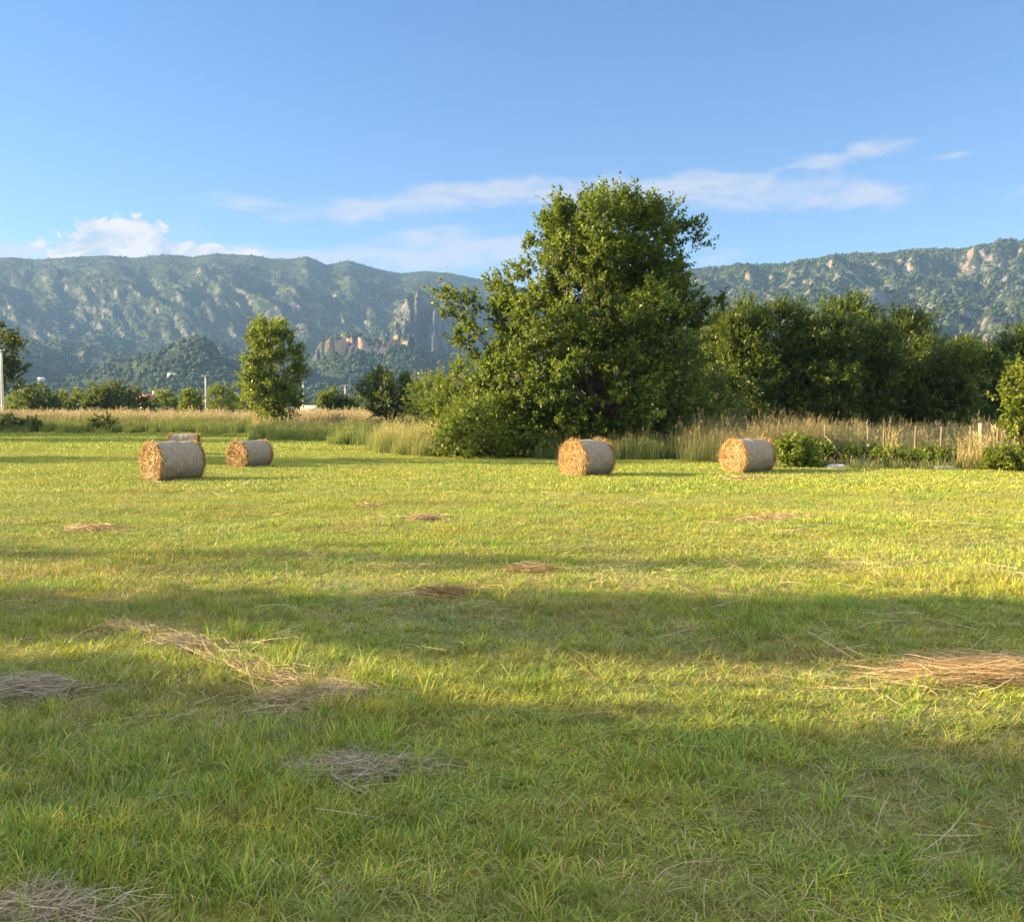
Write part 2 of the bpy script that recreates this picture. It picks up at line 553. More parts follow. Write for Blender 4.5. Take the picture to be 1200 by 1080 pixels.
ys = np.concatenate([np.linspace(-120, 0, 16)[:-1], np.linspace(0, 14, 90)[:-1], np.linspace(14, 60, 110)[:-1], np.linspace(60, 160, 60)[:-1], np.geomspace(160, 3900, 30)])
uu = np.linspace(-1, 1, 161); uu = np.sign(uu) * np.abs(uu) ** 1.6
X = np.outer(14 + np.abs(ys) * 1.15, uu); Y = np.repeat(ys[:, None], len(uu), 1)
nr, nc = X.shape
I = np.arange(nr * nc).reshape(nr, nc)
Qg = np.stack([I[:-1, :-1], I[:-1, 1:], I[1:, 1:], I[1:, :-1]], -1).reshape(-1, 4)
a = Acc(); a.add(np.stack([X, Y, gh(X, Y)], -1).reshape(-1, 3), Qg)
tag(a.obj("ground", M_ground, smooth=True), kind="structure")

# ------------------------------------------------------------------ mountains
KL = np.array([(-700, 335), (-300, 318), (-100, 306), (0, 303), (20, 302), (45, 305), (90, 302), (130, 300), (160, 303), (200, 299), (230, 302), (255, 298),
               (300, 300), (320, 304), (345, 304), (362, 301), (385, 311), (410, 306), (440, 315), (470, 321), (500, 318), (530, 321), (560, 327), (620, 340), (720, 370), (900, 440)], float)
KR = np.array([(480, 430), (600, 395), (700, 345), (800, 318), (825, 315), (870, 311), (910, 311), (960, 303), (1000, 298), (1040, 298), (1060, 294), (1120, 293),
               (1160, 287), (1200, 283), (1400, 268), (1700, 275), (1950, 300)], float)


def mount_left(u, y):
    k = (HZ - np.interp(u, KL[:, 0], KL[:, 1])) / F
    sh = (ridged(u / 120.0 + y / 420., y / 1100.0, 60, 5) - 0.6) * 190 + (fbm(u / 20.0 + y / 200., y / 200.0, 66, 5) - 0.5) * 110
    sh = sh * sstep(1500, 2300, y) * sstep(3250, 2800, y)
    yy = y + sh
    z0 = 0.031 * 1300
    zb = np.minimum(0.083, 0.5 * k) * 2430
    zt = k * 0.86 * 2860
    zr = k * 3300
    z = np.where(yy < 1300, z0 * sstep(820, 1300, yy) ,
        np.where(yy < 2430, z0 + (zb - z0) * ((yy - 1300) / 1130.0) ** 1.15,
        np.where(yy < 2860, zb + (zt - zb) * ((yy - 2430) / 430.0) ** .9,
                 zt + (zr - zt) * np.clip((yy - 2860) / 440.0, 0, 1))))
    z = z - np.clip(y - 3300, 0, 1e9) * 0.25
    # rocky spur right of the main wall
    sp = 0.134 * 2350 * np.exp(-((u - 488) / 60.0) ** 2) * sstep(1850, 2350, y + (ridged(u / 20.0, y / 200.0, 71, 3) - .5) * 260)
    z = np.where(y < 2900, np.maximum(z, sp), z)
    z = z + 75 * (ridged(u / 95.0, y / 420.0, 83, 3) - .62) * sstep(1250, 1600, y) * sstep(2450, 2150, y)
    # wooded hillock and the warm cliff
    z = z + 66 * np.exp(-((u - 215) / 70.0) ** 2 - ((y - 1400) / 150.0) ** 2)
    hw = sstep(335, 385, u) * sstep(600, 470, u)
    z = np.maximum(z, hw * (0.070 * 1640 * sstep(1150, 1640, y) + 29 * sstep(1640, 1672, y + (fbm(u / 9., y * 0 + 3, 75, 3) - .5) * 50) + 4 * (fbm(u / 6., y / 40., 76, 2) - .5)) * sstep(2300, 1900, y))
    z = z + (fbm(u / 22.0, y / 160.0, 80, 4) - 0.5) * 46 * sstep(900, 1800, y) * sstep(3300, 2900, y)
    return z


def mount_right(u, y):
    k = (HZ - np.interp(u, KR[:, 0], KR[:, 1])) / F
    sh = (ridged(u / 95.0 + y / 400., y / 700.0, 90, 5) - 0.6) * 110 + (fbm(u / 20.0, y / 200.0, 95, 4) - 0.5) * 80
    sh = sh * sstep(1000, 1500, y) * sstep(2250, 2050, y)
    yy = y + sh
    zt = k * 0.96 * 2080; zb = k * 0.88 * 2010
    z = np.where(yy < 2010, zb * np.clip((yy - 700) / 1310.0, 0, 1) ** 1.25,
        np.where(yy < 2080, zb + (zt - zb) * ((yy - 2010) / 70.0), zt + (k * 2350 - zt) * np.clip((yy - 2080) / 270.0, 0, 1)))
    z = z - np.clip(y - 2350, 0, 1e9) * 0.3
    st = (fbm(u / 30.0, y / 120.0, 98, 4) - 0.5)
    z = z + st * 52 * sstep(800, 1300, y) * sstep(2330, 2100, y)
    return z


def build_mount(fn, u0, u1, nu, ysm, rockf, warmf):
    us = np.linspace(u0, u1, nu)
    U, Yv = np.meshgrid(us, ysm)
    Z = fn(U, Yv) - 0.6
    Xv = (U - 600) / F * Yv
    P = np.stack([Xv, Yv, Z], -1)
    gu = np.gradient(P, axis=1); gy = np.gradient(P, axis=0)
    N = nrm(np.cross(gu, gy)); sl = N[..., 2]
    rock = sstep(0.84, 0.48, sl) * 0.6
    rock, warm = rockf(U, Yv, Z, rock), warmf(U, Yv, Z, rock)
    if fn is mount_left: rock = np.maximum(rock, warm * sstep(.93, .7, sl) * (.15 + .95 * fbm(U / 4., Z / 12., 35, 4)))
    C = np.stack([rock, warm, np.full_like(rock, .5)], -1)
    I = np.arange(U.size).reshape(U.shape)
    Q = np.stack([I[:-1, :-1], I[:-1, 1:], I[1:, 1:], I[1:, :-1]], -1).reshape(-1, 4)
    a = Acc(); a.add(P.reshape(-1, 3), Q, None, C.reshape(-1, 3))
    o = a.obj("mountain", M_mount, smooth=True)
    tag(o, kind="structure")
    return us, ysm, U, Yv, Z, rock


ysL = np.concatenate([np.linspace(800, 1600, 70)[:-1], np.linspace(1600, 2200, 90)[:-1], np.linspace(2200, 2800, 170)[:-1], np.linspace(2800, 3700, 60)])
GL = build_mount(mount_left, -700, 900, 900, ysL,
                 lambda U, Y, Z, r: np.clip(r * (0.35 + .95 * fbm(U / 5., Z / 26., 31, 4)) + (fbm(U / 7., Z / 22., 33, 4) - .56) * 0.7 * (r > 0.03), 0, 1) * sstep(1500, 1650, Y),
                 lambda U, Y, Z, r: sstep(380, 395, U) * sstep(486, 470, U) * sstep(1560, 1600, Y) * sstep(1800, 1740, Y))
ysR = np.concatenate([np.linspace(690, 1500, 100)[:-1], np.linspace(1500, 2250, 220)[:-1], np.linspace(2250, 2700, 40)])
GR = build_mount(mount_right, 480, 1950, 800, ysR,
                 lambda U, Y, Z, r: np.clip(r * 1.0 + sstep(0.50, 0.66, fbm(U / 16., Y / 26., 37, 4)) * 0.62 * sstep(2200, 1900, Y), 0, 1),
                 lambda U, Y, Z, r: sstep(1.0, 0.5, 1 - r) * sstep(1850, 2050, Y) * 0.35)


# ------------------------------------------------------------------ scatter through geometry nodes (stuff only)
def scatter(name, protos, P, rot, scl, idx):
    coll = bpy.data.collections.new(name + " kinds")
    for i, p in enumerate(protos):
        p.name = "kind_%02d" % i
        coll.objects.link(p)
    me = bpy.data.meshes.new(name)
    me.vertices.add(len(P)); me.vertices.foreach_set("co", np.asarray(P, np.float32).ravel())
    r = me.attributes.new("rot", 'FLOAT_VECTOR', 'POINT'); r.data.foreach_set("vector", np.asarray(rot, np.float32).ravel())
    s = me.attributes.new("scl", 'FLOAT_VECTOR', 'POINT'); s.data.foreach_set("vector", np.asarray(scl, np.float32).ravel())
    k = me.attributes.new("pick", 'INT', 'POINT'); k.data.foreach_set("value", np.asarray(idx, np.int32))
    me.update()
    o = bpy.data.objects.new(name, me); COL.objects.link(o)
    g = bpy.data.node_groups.new(name, 'GeometryNodeTree')
    g.interface.new_socket("Geometry", in_out='INPUT', socket_type='NodeSocketGeometry')
    g.interface.new_socket("Geometry", in_out='OUTPUT', socket_type='NodeSocketGeometry')
    gi = g.nodes.new('NodeGroupInput'); go = g.nodes.new('NodeGroupOutput')
    ip = g.nodes.new('GeometryNodeInstanceOnPoints')
    ci = g.nodes.new('GeometryNodeCollectionInfo')
    ci.inputs['Collection'].default_value = coll
    ci.inputs['Separate Children'].default_value = True
    ci.inputs['Reset Children'].default_value = True
    def na(nm, typ):
        x = g.nodes.new('GeometryNodeInputNamedAttribute'); x.data_type = typ
        x.inputs['Name'].default_value = nm
        return [q for q in x.outputs if q.name == 'Attribute' and q.enabled][0]
    g.links.new(gi.outputs[0], ip.inputs['Points'])
    g.links.new(ci.outputs[0], ip.inputs['Instance'])
    ip.inputs['Pick Instance'].default_value = True
    g.links.new(na("pick", 'INT'), ip.inputs['Instance Index'])
    g.links.new(na("rot", 'FLOAT_VECTOR'), ip.inputs['Rotation'])
    g.links.new(na("scl", 'FLOAT_VECTOR'), ip.inputs['Scale'])
    g.links.new(ip.outputs[0], go.inputs[0])
    md = o.modifiers.new("scatter", 'NODES'); md.node_group = g
    tag(o, kind="stuff")
    return o


# far forest: rough little crowns on the slopes
def crown_blob(seed, nseg=9, nring=6):
    r = np.random.default_rng(seed)
    an = np.linspace(0, 2 * math.pi, nseg, endpoint=False)
    V = []; 
    for i in range(nring):
        t = i / (nring - 1.0)
        rad = math.sin(math.pi * (0.12 + 0.86 * t) ** 0.85) * 0.5
        for aa in an:
            rr = rad * r.uniform(0.7, 1.25)
            V.append((rr * math.cos(aa), rr * math.sin(aa), -0.15 + 1.0 * t + r.uniform(-.08, .08)))
    q = [(i * nseg + j, i * nseg + (j + 1) % nseg, (i + 1) * nseg + (j + 1) % nseg, (i + 1) * nseg + j) for i in range(nring - 1) for j in range(nseg)]
    a = Acc(); a.add(V, q, None, (0.5, 0, 0))
    return a.obj("kind", M_forest, link=False)


m, nt = new_mat("far_forest"); b = NB(nt)
oi = b.n('ShaderNodeObjectInfo')
c = b.ramp(oi.outputs['Random'], [(0.0, (0.013, 0.027, 0.011)), (0.5, (0.027, 0.047, 0.018)), (1.0, (0.055, 0.075, 0.026))])
big = b.noise(b.pos(), 0.006, 3)
c = b.mix(b.mapr(big, 0.45, 0.65), c, b.mix(1.0, c, (1.35, 1.2, 1.0), 'MULTIPLY'))
b.out(b.princ(c, 0.9, 0.1).outputs[0])
M_forest = m


def forest(G, fn, n, seed, ylo, yhi, name):
    r = np.random.default_rng(seed)
    us, ysm, U, Yv, Z, rock = G
    u = r.uniform(us[0], us[-1], n); y = ylo + (yhi - ylo) * r.random(n) ** 0.85
    iu = np.clip(((u - us[0]) / (us[-1] - us[0]) * (len(us) - 1)).astype(int), 0, len(us) - 1)
    iy = np.clip(np.searchsorted(ysm, y), 0, len(ysm) - 1)
    rk = rock[iy, iu]
    keep = (r.random(n) > rk * 1.25) & (fbm(u / 16., y / 90., 55, 3) + r.uniform(-.12, .12, n) > 0.40)
    u, y = u[keep], y[keep]
    z = fn(u, y) - 0.6
    s = r.uniform(4.5, 9.5, len(u)) * np.interp(y, (700, 1400, 2500, 3300), (.85, .9, .8, .55))
    P = np.stack([(u - 600) / F * y, y, z], 1)
    rot = np.stack([np.zeros(len(u)), np.zeros(len(u)), r.uniform(0, 6.28, len(u))], 1)
    scl = np.stack([s, s, s * r.uniform(0.7, 1.15, len(u))], 1)
    return P, rot, scl, r.integers(0, 5, len(u))


fa = forest(GL, mount_left, 46000, 5, 850, 2600, "l"); fb = forest(GL, mount_left, 16000, 6, 2600, 3320, "l2"); fc = forest(GR, mount_right, 42000, 7, 720, 2360, "r")
S = [np.concatenate([p, q, s]) for p, q, s in zip(fa, fb, fc)]
scatter("far_forest", [crown_blob(i) for i in range(5)], *S)


# ------------------------------------------------------------------ mown grass
GREENS = np.array([(0.25, 0.37, 0.05), (0.32, 0.42, 0.055), (0.40, 0.45, 0.06), (0.16, 0.32, 0.06), (0.50, 0.48, 0.085)])
DRY = np.array([(0.55, 0.46, 0.24), (0.46, 0.37, 0.19), (0.62, 0.53, 0.33), (0.36, 0.28, 0.15)])


def tuft(seed, n, rad, h0, h1, w0, w1, dry=0.15, lean=(0.3, 1.35), mat=None, stalk=0.0, tone=1.0):
    r = np.random.default_rng(seed)
    rr = rad * np.sqrt(r.random(n)); th = r.uniform(0, 6.283, n)
    B = np.stack([rr * np.cos(th), rr * np.sin(th), np.full(n, -0.012)], 1)
    isdry = r.random(n) < dry
    g = GREENS[r.integers(0, len(GREENS), n)] * r.uniform(0.75, 1.2, (n, 1)) * tone
    d = DRY[r.integers(0, len(DRY), n)] * r.uniform(0.7, 1.15, (n, 1))
    c1 = np.where(isdry[:, None], d, g)
    c0 = c1 * 0.8 + np.array((0.06, 0.055, 0.015))
    H = r.uniform(h0, h1, n) * np.where(isdry, 0.9, 1.0)
    ln = r.uniform(*lean, n) + np.where(isdry, 0.35, 0)
    a = Acc()
    add_blades(a, B, r.uniform(0, 6.283, n), ln, H, r.uniform(w0, w1, n), c0, c1, twist=r.uniform(0, 6.283, n))
    return a.obj("kind", mat or M_grass, link=False)


def wedge(r, n, y0, y1, pad=1.18, xoff=0.8):
    y = np.sqrt(r.uniform(y0 ** 2, y1 ** 2, n))
    x = r.uniform(-1, 1, n) * (y * 0.554 * pad + xoff)
    return x, y


def lay(name, protos, x, y, r, smin, smax, weights=None, hmod=None, drysort=0):
    n = len(x)
    P = np.stack([x, y, gh(x, y)], 1)
    rot = np.stack([r.normal(0, .06, n), r.normal(0, .06, n), r.uniform(0, 6.283, n)], 1)
    s = r.uniform(smin, smax, n)
    hz = s * (hmod if hmod is not None else 1.0) * r.uniform(0.8, 1.2, n)
    idx = r.choice(len(protos), n, p=weights)
    if drysort:      # dry, thatchy tufts keep together in patches
        f = .55 * fbm(x * 1.5, y * 1.5, 61, 4) + .45 * fbm(x * .33, y * .5, 66, 3) + r.normal(0, .07, n)
        k = np.clip(((f - .31) / .3 * drysort).astype(int), 0, drysort - 1)
        idx = np.where(idx < drysort, k, idx)
    return scatter(name, protos, P, rot, np.stack([s, s, hz], 1), idx)


# patches where the mower left longer, lusher tufts
def lush(x, y): return 0.6 + 0.65 * sstep(0.45, 0.72, fbm(x * 0.9, y * 0.9, 20, 3))


r = np.random.default_rng(11)
x, y = wedge(r, 15000, 2.3, 9.5)
near = [tuft(100 + i, (50, 46, 44, 36, 26)[i], 0.085, 0.03, 0.10, 0.0024, 0.005, dry=dd) for i, dd in enumerate((0.12, 0.2, 0.3, 0.5, 0.75))] + \
       [tuft(120 + i, 40, 0.05, 0.07, 0.16, 0.003, 0.006, dry=0.05, lean=(0.2, 1.2)) for i in range(2)]
lay("grass", near, x, y, r, 0.75, 1.3, weights=[.2, .2, .2, .2, .12, .05, .03], hmod=lush(x, y), drysort=5)
x, y = wedge(r, 24000, 9.0, 21.0)
mid = [tuft(140 + i, 54, 0.15, 0.03, 0.09, 0.004, 0.008, dry=dd) for i, dd in enumerate((0.1, 0.15, 0.25, 0.5))]
lay("grass", mid, x, y, r, 0.8, 1.3, hmod=lush(x, y), drysort=4)
x, y = wedge(r, 30000, 20.0, 46.0)
far = [tuft(160 + i, 60, 0.30, 0.04, 0.10, 0.008, 0.016, dry=dd) for i, dd in enumerate((0.08, 0.14, 0.22, 0.4))]
lay("grass", far, x, y, r, 0.8, 1.3, drysort=4)
x, y = wedge(r, 26000, 45.0, 94.0)
vfar = [tuft(180 + i, 60, 0.7, 0.06, 0.15, 0.018, 0.035, dry=dd) for i, dd in enumerate((0.08, 0.14, 0.22))]
lay("grass", vfar, x, y, r, 0.8, 1.3)


# ------------------------------------------------------------------ straw
def add_straws(acc, C, az, L, W, pitch, curve, col, r):
    """lying ribbons with a bend, centred on C"""
    n = len(C)
    d = np.stack([np.cos(az), np.sin(az), np.zeros(n)], 1); s = np.stack([-np.sin(az), np.cos(az), np.zeros(n)], 1)
    up = np.array((0, 0, 1.0))
    roll = r.uniform(-1.2, 1.2, n)[:, None]
    side = s * np.cos(roll) + up * np.sin(roll)
    V = []
    for t in (-0.5, -0.17, 0.17, 0.5):
        p = C + d * (L * t)[:, None] + up * ((L * t * pitch) - 0 * t)[:, None] + (s * curve[:, None] + up * (0.3 * np.abs(curve))[:, None]) * (L * (0.25 - t * t))[:, None]
        ww = W * (1.0 if abs(t) < .3 else 0.6)
        V += [p - side * (ww * .5)[:, None], p + side * (ww * .5)[:, None]]
    V = np.stack(V, 1)
    i = np.arange(n)[:, None] * 8
    q = np.concatenate([i + np.array([[0, 1, 3, 2]]), i + np.array([[2, 3, 5, 4]]), i + np.array([[4, 5, 7, 6]])])
    acc.add(V.reshape(-1, 3), q, None, np.repeat(col, 8, axis=0))


GOLD = np.array([(0.50, 0.335, 0.145), (0.44, 0.275, 0.11), (0.58, 0.42, 0.21), (0.35, 0.215, 0.085)])
PALE = np.array([(0.62, 0.46, 0.24), (0.54, 0.38, 0.18), (0.70, 0.56, 0.33), (0.42, 0.28, 0.13)])
GREY = np.array([(0.50, 0.43, 0.32), (0.42, 0.35, 0.25), (0.60, 0.52, 0.40), (0.28, 0.22, 0.15)])
RUST = np.array([(0.55, 0.41, 0.22), (0.46, 0.33, 0.17), (0.64, 0.50, 0.29), (0.36, 0.26, 0.14)])


def hay_clump(label, px, py, rx, ry, hgt, n, pal, direction=None, spread=0.7, ln=(0.08, 0.3), wd=(0.0018, 0.0036), seed=0, path=None, cat="hay clump"):
    r = np.random.default_rng(900 + seed); n = int(n * 1.45)
    g = ground_px(px, py)
    g[2] = gh(g[0], g[1])
    u = r.normal(0, 0.42, (n, 2)) * (0.65 + 1.6 * r.random((n, 1)) ** 4)
    u = np.clip(u, -1.25, 1.25)
    if path is not None:
        pts = np.array([ground_px(*p)[:2] for p in path])
        t = r.random(n) * (len(pts) - 1); i = np.minimum(t.astype(int), len(pts) - 2); f = (t - i)[:, None]
        base = pts[i] * (1 - f) + pts[i + 1] * f
        xy = base + u * np.array((rx, ry)) * r.uniform(.4, 1.2, (n, 1))
        dd = pts[i + 1] - pts[i]; azm = np.arctan2(dd[:, 1], dd[:, 0])
        q = np.exp(-((u ** 2).sum(1)) * 2)
    else:
        th_ = np.arctan2(u[:, 1], u[:, 0]); lump = 0.4 + 1.5 * vn(np.cos(th_) * 1.7 + seed * 3.3, np.sin(th_) * 1.7 + 7, 5)
        xy = g[:2] + u * np.array((rx, ry)) * lump[:, None]
        azm = np.full(n, direction if direction is not None else 0.0)
        q = np.exp(-((u ** 2).sum(1)) * 2.2)
    az_ = azm + r.normal(0, spread, n) if (direction is not None or path is not None) else r.uniform(0, 6.283, n)
    zz = gh(xy[:, 0], xy[:, 1]) + 0.012 + q * hgt * .6 * r.random(n) + 0.025 * r.random(n)
    L = r.uniform(*ln, n)
    c = pal[r.integers(0, len(pal), n)] * r.uniform(0.7, 1.2, (n, 1))
    a = Acc()
    add_straws(a, np.stack([xy[:, 0], xy[:, 1], zz], 1) - g, az_, L, r.uniform(*wd, n), r.normal(0, 0.16, n), r.normal(0, 0.7, n), c, r)
    o = a.obj("hay_clump", M_straw)
    o.location = Vector([float(v) for v in g])
    tag(o, label, cat, "clumps of leftover hay on the mown field")
    return o


hay_clump("long golden swath of straw at the right edge, lit by the sun", 1160, 789, 0.60, 0.19, 0.07, 2300, PALE, -0.10, 0.34, (0.15, 0.6), (0.002, 0.0042), seed=1)
hay_clump("brown tangled hay clump at the lower end of the long straw streak", 372, 815, 0.27, 0.17, 0.07, 900, RUST * .6 + GREY * .5, 0.3, 1.0, (0.1, 0.32), seed=2)
hay_clump("greyish dry hay patch alone in the shaded foreground grass", 415, 898, 0.25, 0.13, 0.05, 800, GREY, 0.1, 0.9, (0.1, 0.3), seed=3)
hay_clump("grey hay heap at the left edge in shaded grass", 36, 808, 0.30, 0.16, 0.10, 900, GREY, 0.2, 0.8, (0.1, 0.35), seed=4)
hay_clump("faded pinkish hay heap in the bottom left corner", 40, 1070, 0.20, 0.11, 0.08, 900, GREY * .7 + RUST * .35, 0.4, 1.0, (0.08, 0.3), seed=5)
hay_clump("thin pale streak of straw slanting down across the left foreground", 205, 752, 0.055, 0.045, 0.03, 420, GREY * .55 + GOLD * .5, None, 0.22, (0.2, 0.55), seed=6, path=[(125, 726), (190, 745), (270, 780), (345, 802)], cat="straw streak")
hay_clump("small matted hay heap halfway along the pale straw streak", 205, 757, 0.20, 0.12, 0.05, 330, GREY * .6 + RUST * .4, 0.0, .8, (0.1, 0.35), seed=7)
hay_clump("reddish brown hay clump in sunlit grass below the left bales", 110, 622, 0.38, 0.30, 0.07, 600, RUST, 0.1, 1.3, (0.1, 0.35), (0.004, 0.008), seed=8)
hay_clump("flat reddish hay clump in the middle of the sunlit field", 497, 612, 0.36, 0.28, 0.06, 500, RUST, 0.1, 1.3, (0.1, 0.35), (0.004, 0.008), seed=9)
hay_clump("tiny hay clump just above the flat reddish one", 430, 598, 0.26, 0.26, 0.05, 260, RUST * .6 + GOLD * .4, 0.1, 1.2, (0.1, 0.35), (0.004, 0.008), seed=10)
hay_clump("thin dry hay wisp on the sunlit strip right of centre", 622, 672, 0.22, 0.15, 0.05, 260, RUST * .5 + GOLD * .5, 0.0, 0.6, (0.15, 0.4), (0.004, 0.008), seed=11)
hay_clump("yellowed hay scrap at the edge of the shade left of centre", 525, 700, 0.24, 0.14, 0.05, 300, GOLD * .8, 0.1, 0.6, (0.15, 0.4), (0.004, 0.008), seed=12)
hay_clump("brown hay scrap on the grass in front of the right bale", 885, 562, 0.75, 0.5, 0.08, 300, RUST, 0.0, 0.6, (0.2, 0.6), (0.01, 0.02), seed=13)
hay_clump("broad thin scatter of rusty hay in the right part of the field", 910, 611, 0.8, 0.42, 0.05, 620, RUST, 0.0, 1.2, (0.1, 0.4), (0.004, 0.008), seed=14)

# loose stalks all over the field
r = np.random.default_rng(77)


def stalks(seed, n, w):
    rr = np.random.default_rng(seed); a = Acc()
    C = np.stack([rr.normal(0, .14, n), rr.normal(0, .14, n), rr.uniform(.05, .12, n)], 1)
    pal = np.concatenate([GREY, GOLD, GREY])
    add_straws(a, C, rr.normal(0, .6, n), rr.uniform(.1, .4, n), np.full(n, w), rr.normal(0, .25, n), rr.normal(0, .4, n), pal[rr.integers(0, len(pal), n)], rr)
    return a.obj("kind", M_straw, link=False)


x, y = wedge(r, 900, 2.4, 11.0)
k = r.random(len(x)) < 0.25 + 0.75 * sstep(.45, .7, fbm(x * .7, y * .7, 25, 3)); x, y = x[k], y[k]
lay("loose_straw", [stalks(200 + i, 5, 0.0024) for i in range(5)], x, y, r, 0.6, 1.3)
x, y = wedge(r, 260, 11.0, 30.0)
lay("loose_straw", [stalks(210 + i, 4, 0.0045) for i in range(4)], x, y, r, 0.7, 1.4)


# ------------------------------------------------------------------ hay bales
def hay_bale(label, px, pyb, alpha_deg, R, L, seed, shaggy=0.5):
    r = np.random.default_rng(seed)
    g = ground_px(px, pyb)
    dcen = g[1] + 0.35
    g = np.array((g[0] * dcen / g[1], dcen, 0.0)); g[2] = gh(g[0], g[1]) - 0.02
    root = empty("hay_bale", g, math.pi + D2R(alpha_deg))   # local +X is the front end
    ns, nx = 72, 26
    xs = np.linspace(-L / 2, L / 2, nx); an = np.linspace(0, 2 * math.pi, ns, endpoint=False)
    Xg, Ag = np.meshgrid(xs, an, indexing='ij')
    edge = 1 - 0.045 * np.abs(Xg / (L / 2)) ** 6
    rad = R * edge * (1 + (fbm(Xg * 5 + seed, np.cos(Ag) * 2.2 + 4 + np.sin(Ag) * 1.1, seed % 50, 3) - .5) * 0.11 + (vn(Xg * 20 + 3, Ag * 2, 9) - .5) * 0.014)
    Zg = np.cos(Ag) * rad; Yg = np.sin(Ag) * rad
    Zg = np.where(Zg < 0, Zg * 0.965, Zg)
    Zg = np.maximum(Zg, -R * 0.94)
    V = np.stack([Xg, Yg, Zg + R * 0.94], -1).reshape(-1, 3)
    I = np.arange(nx * ns).reshape(nx, ns); J = np.roll(I, -1, 1)
    q = np.stack([I[:-1], J[:-1], J[1:], I[1:]], -1).reshape(-1, 4)
    a = Acc(); a.add(V - np.array((0, 0, R * 0.94)), q)
    o = a.obj("net_wrap", M_net, root, smooth=True); o.location = (0, 0, R * 0.94)
    for sgn in (1, -1):
        a = Acc()
        # spiral pressed core
        nr_ = 13; V = [(0, 0, 0)]; q = []; t = []
        n2 = 48; aa = np.linspace(0, 2 * math.pi, n2, endpoint=False)
        V = []
        for i in range(1, nr_ + 1):
            f = i / nr_; rr = R * 0.955 * f
            bul = 0.045 * (1 - f ** 3) + (vn(aa * 3 + i * 3.1, aa * 0 + i * 1.7 + seed, 12) - .5) * 0.05 + (0.02 if i % 2 else 0)
            zz = np.maximum(np.cos(aa) * rr, -R * .92)
            V.append(np.stack([sgn * (L / 2 + bul), np.sin(aa) * rr, zz], 1))
        V = np.concatenate(V + [np.array([[sgn * (L / 2 + .05), 0, 0]])])
        for i in range(nr_ - 1):
            for j in range(n2):
                q.append((i * n2 + j, i * n2 + (j + 1) % n2, (i + 1) * n2 + (j + 1) % n2, (i + 1) * n2 + j))
        for j in range(n2): t.append((j, (j + 1) % n2, nr_ * n2))
        a.add(V, q, t, (0.36, 0.235, 0.10))
        n = 2400
        f = np.sqrt(r.random(n)); th = r.uniform(0, 6.283, n); rr = R * 0.97 * f
        C = np.stack([sgn * (L / 2 + 0.03 + 0.03 * r.random(n) * (1.1 - f * .5)), np.sin(th) * rr, np.maximum(np.cos(th) * rr, -R * .92)], 1)
        tang = np.stack([r.normal(0, .16, n) + sgn * .06, np.cos(th), -np.sin(th)], 1) + r.normal(0, .45, (n, 3)) * np.array((.4, 1, 1))
        nn = np.stack([np.full(n, float(sgn)), r.normal(0, .5, n), r.normal(0, .5, n)], 1)
        c = GOLD[r.integers(0, 4, n)] * r.uniform(.75, 1.2, (n, 1))
        add_leaves(a, C, tang, nn, r.uniform(.08, .24, n), r.uniform(.008, .017, n), c)
        # shaggy rim
        n = int(520 * (0.5 + shaggy))
        th = r.uniform(0, 6.283, n)
        C = np.stack([sgn * (L / 2 - 0.03 + r.uniform(-.05, .06, n)), np.sin(th) * R * .965, np.maximum(np.cos(th) * R * .965, -R * .9)], 1)
        dr = np.stack([sgn * r.uniform(-.3, 1.0, n), np.sin(th) + .5 * np.cos(th), np.cos(th) - .5 * np.sin(th)], 1) + r.normal(0, .4, (n, 3))
        c = GOLD[r.integers(0, 4, n)] * r.uniform(.7, 1.15, (n, 1))
        add_leaves(a, C, dr, r.normal(0, 1, (n, 3)), r.uniform(.03, .06 + .13 * shaggy, n), r.uniform(.006, .013, n), c)
        o = a.obj("end_face", M_straw, root); o.location = (0, 0, R * 0.94)
    tag(root, label, "hay bale", "round hay bales standing on the mown field")
    return root


hay_bale("round hay bale nearest the camera, left half of the field, before two others", 203, 563, 51, 0.545, 1.2, 301, .25)
hay_bale("round hay bale in shade at left, right of the nearest pair, before the single tree", 293, 547, 62, 0.475, 1.15, 302, .2)
hay_bale("shaggy round hay bale with loose straw on its top, before the big tree", 688, 558, 41, 0.545, 1.12, 303, .9)
hay_bale("round hay bale with bright front beside the weeds and tall grass at right", 876, 555, 33, 0.535, 1.18, 304, .55)
hay_bale("pale round hay bale whose top peeks out behind the nearest bale", 216, 533, 8, 0.5, 1.15, 305, .4)


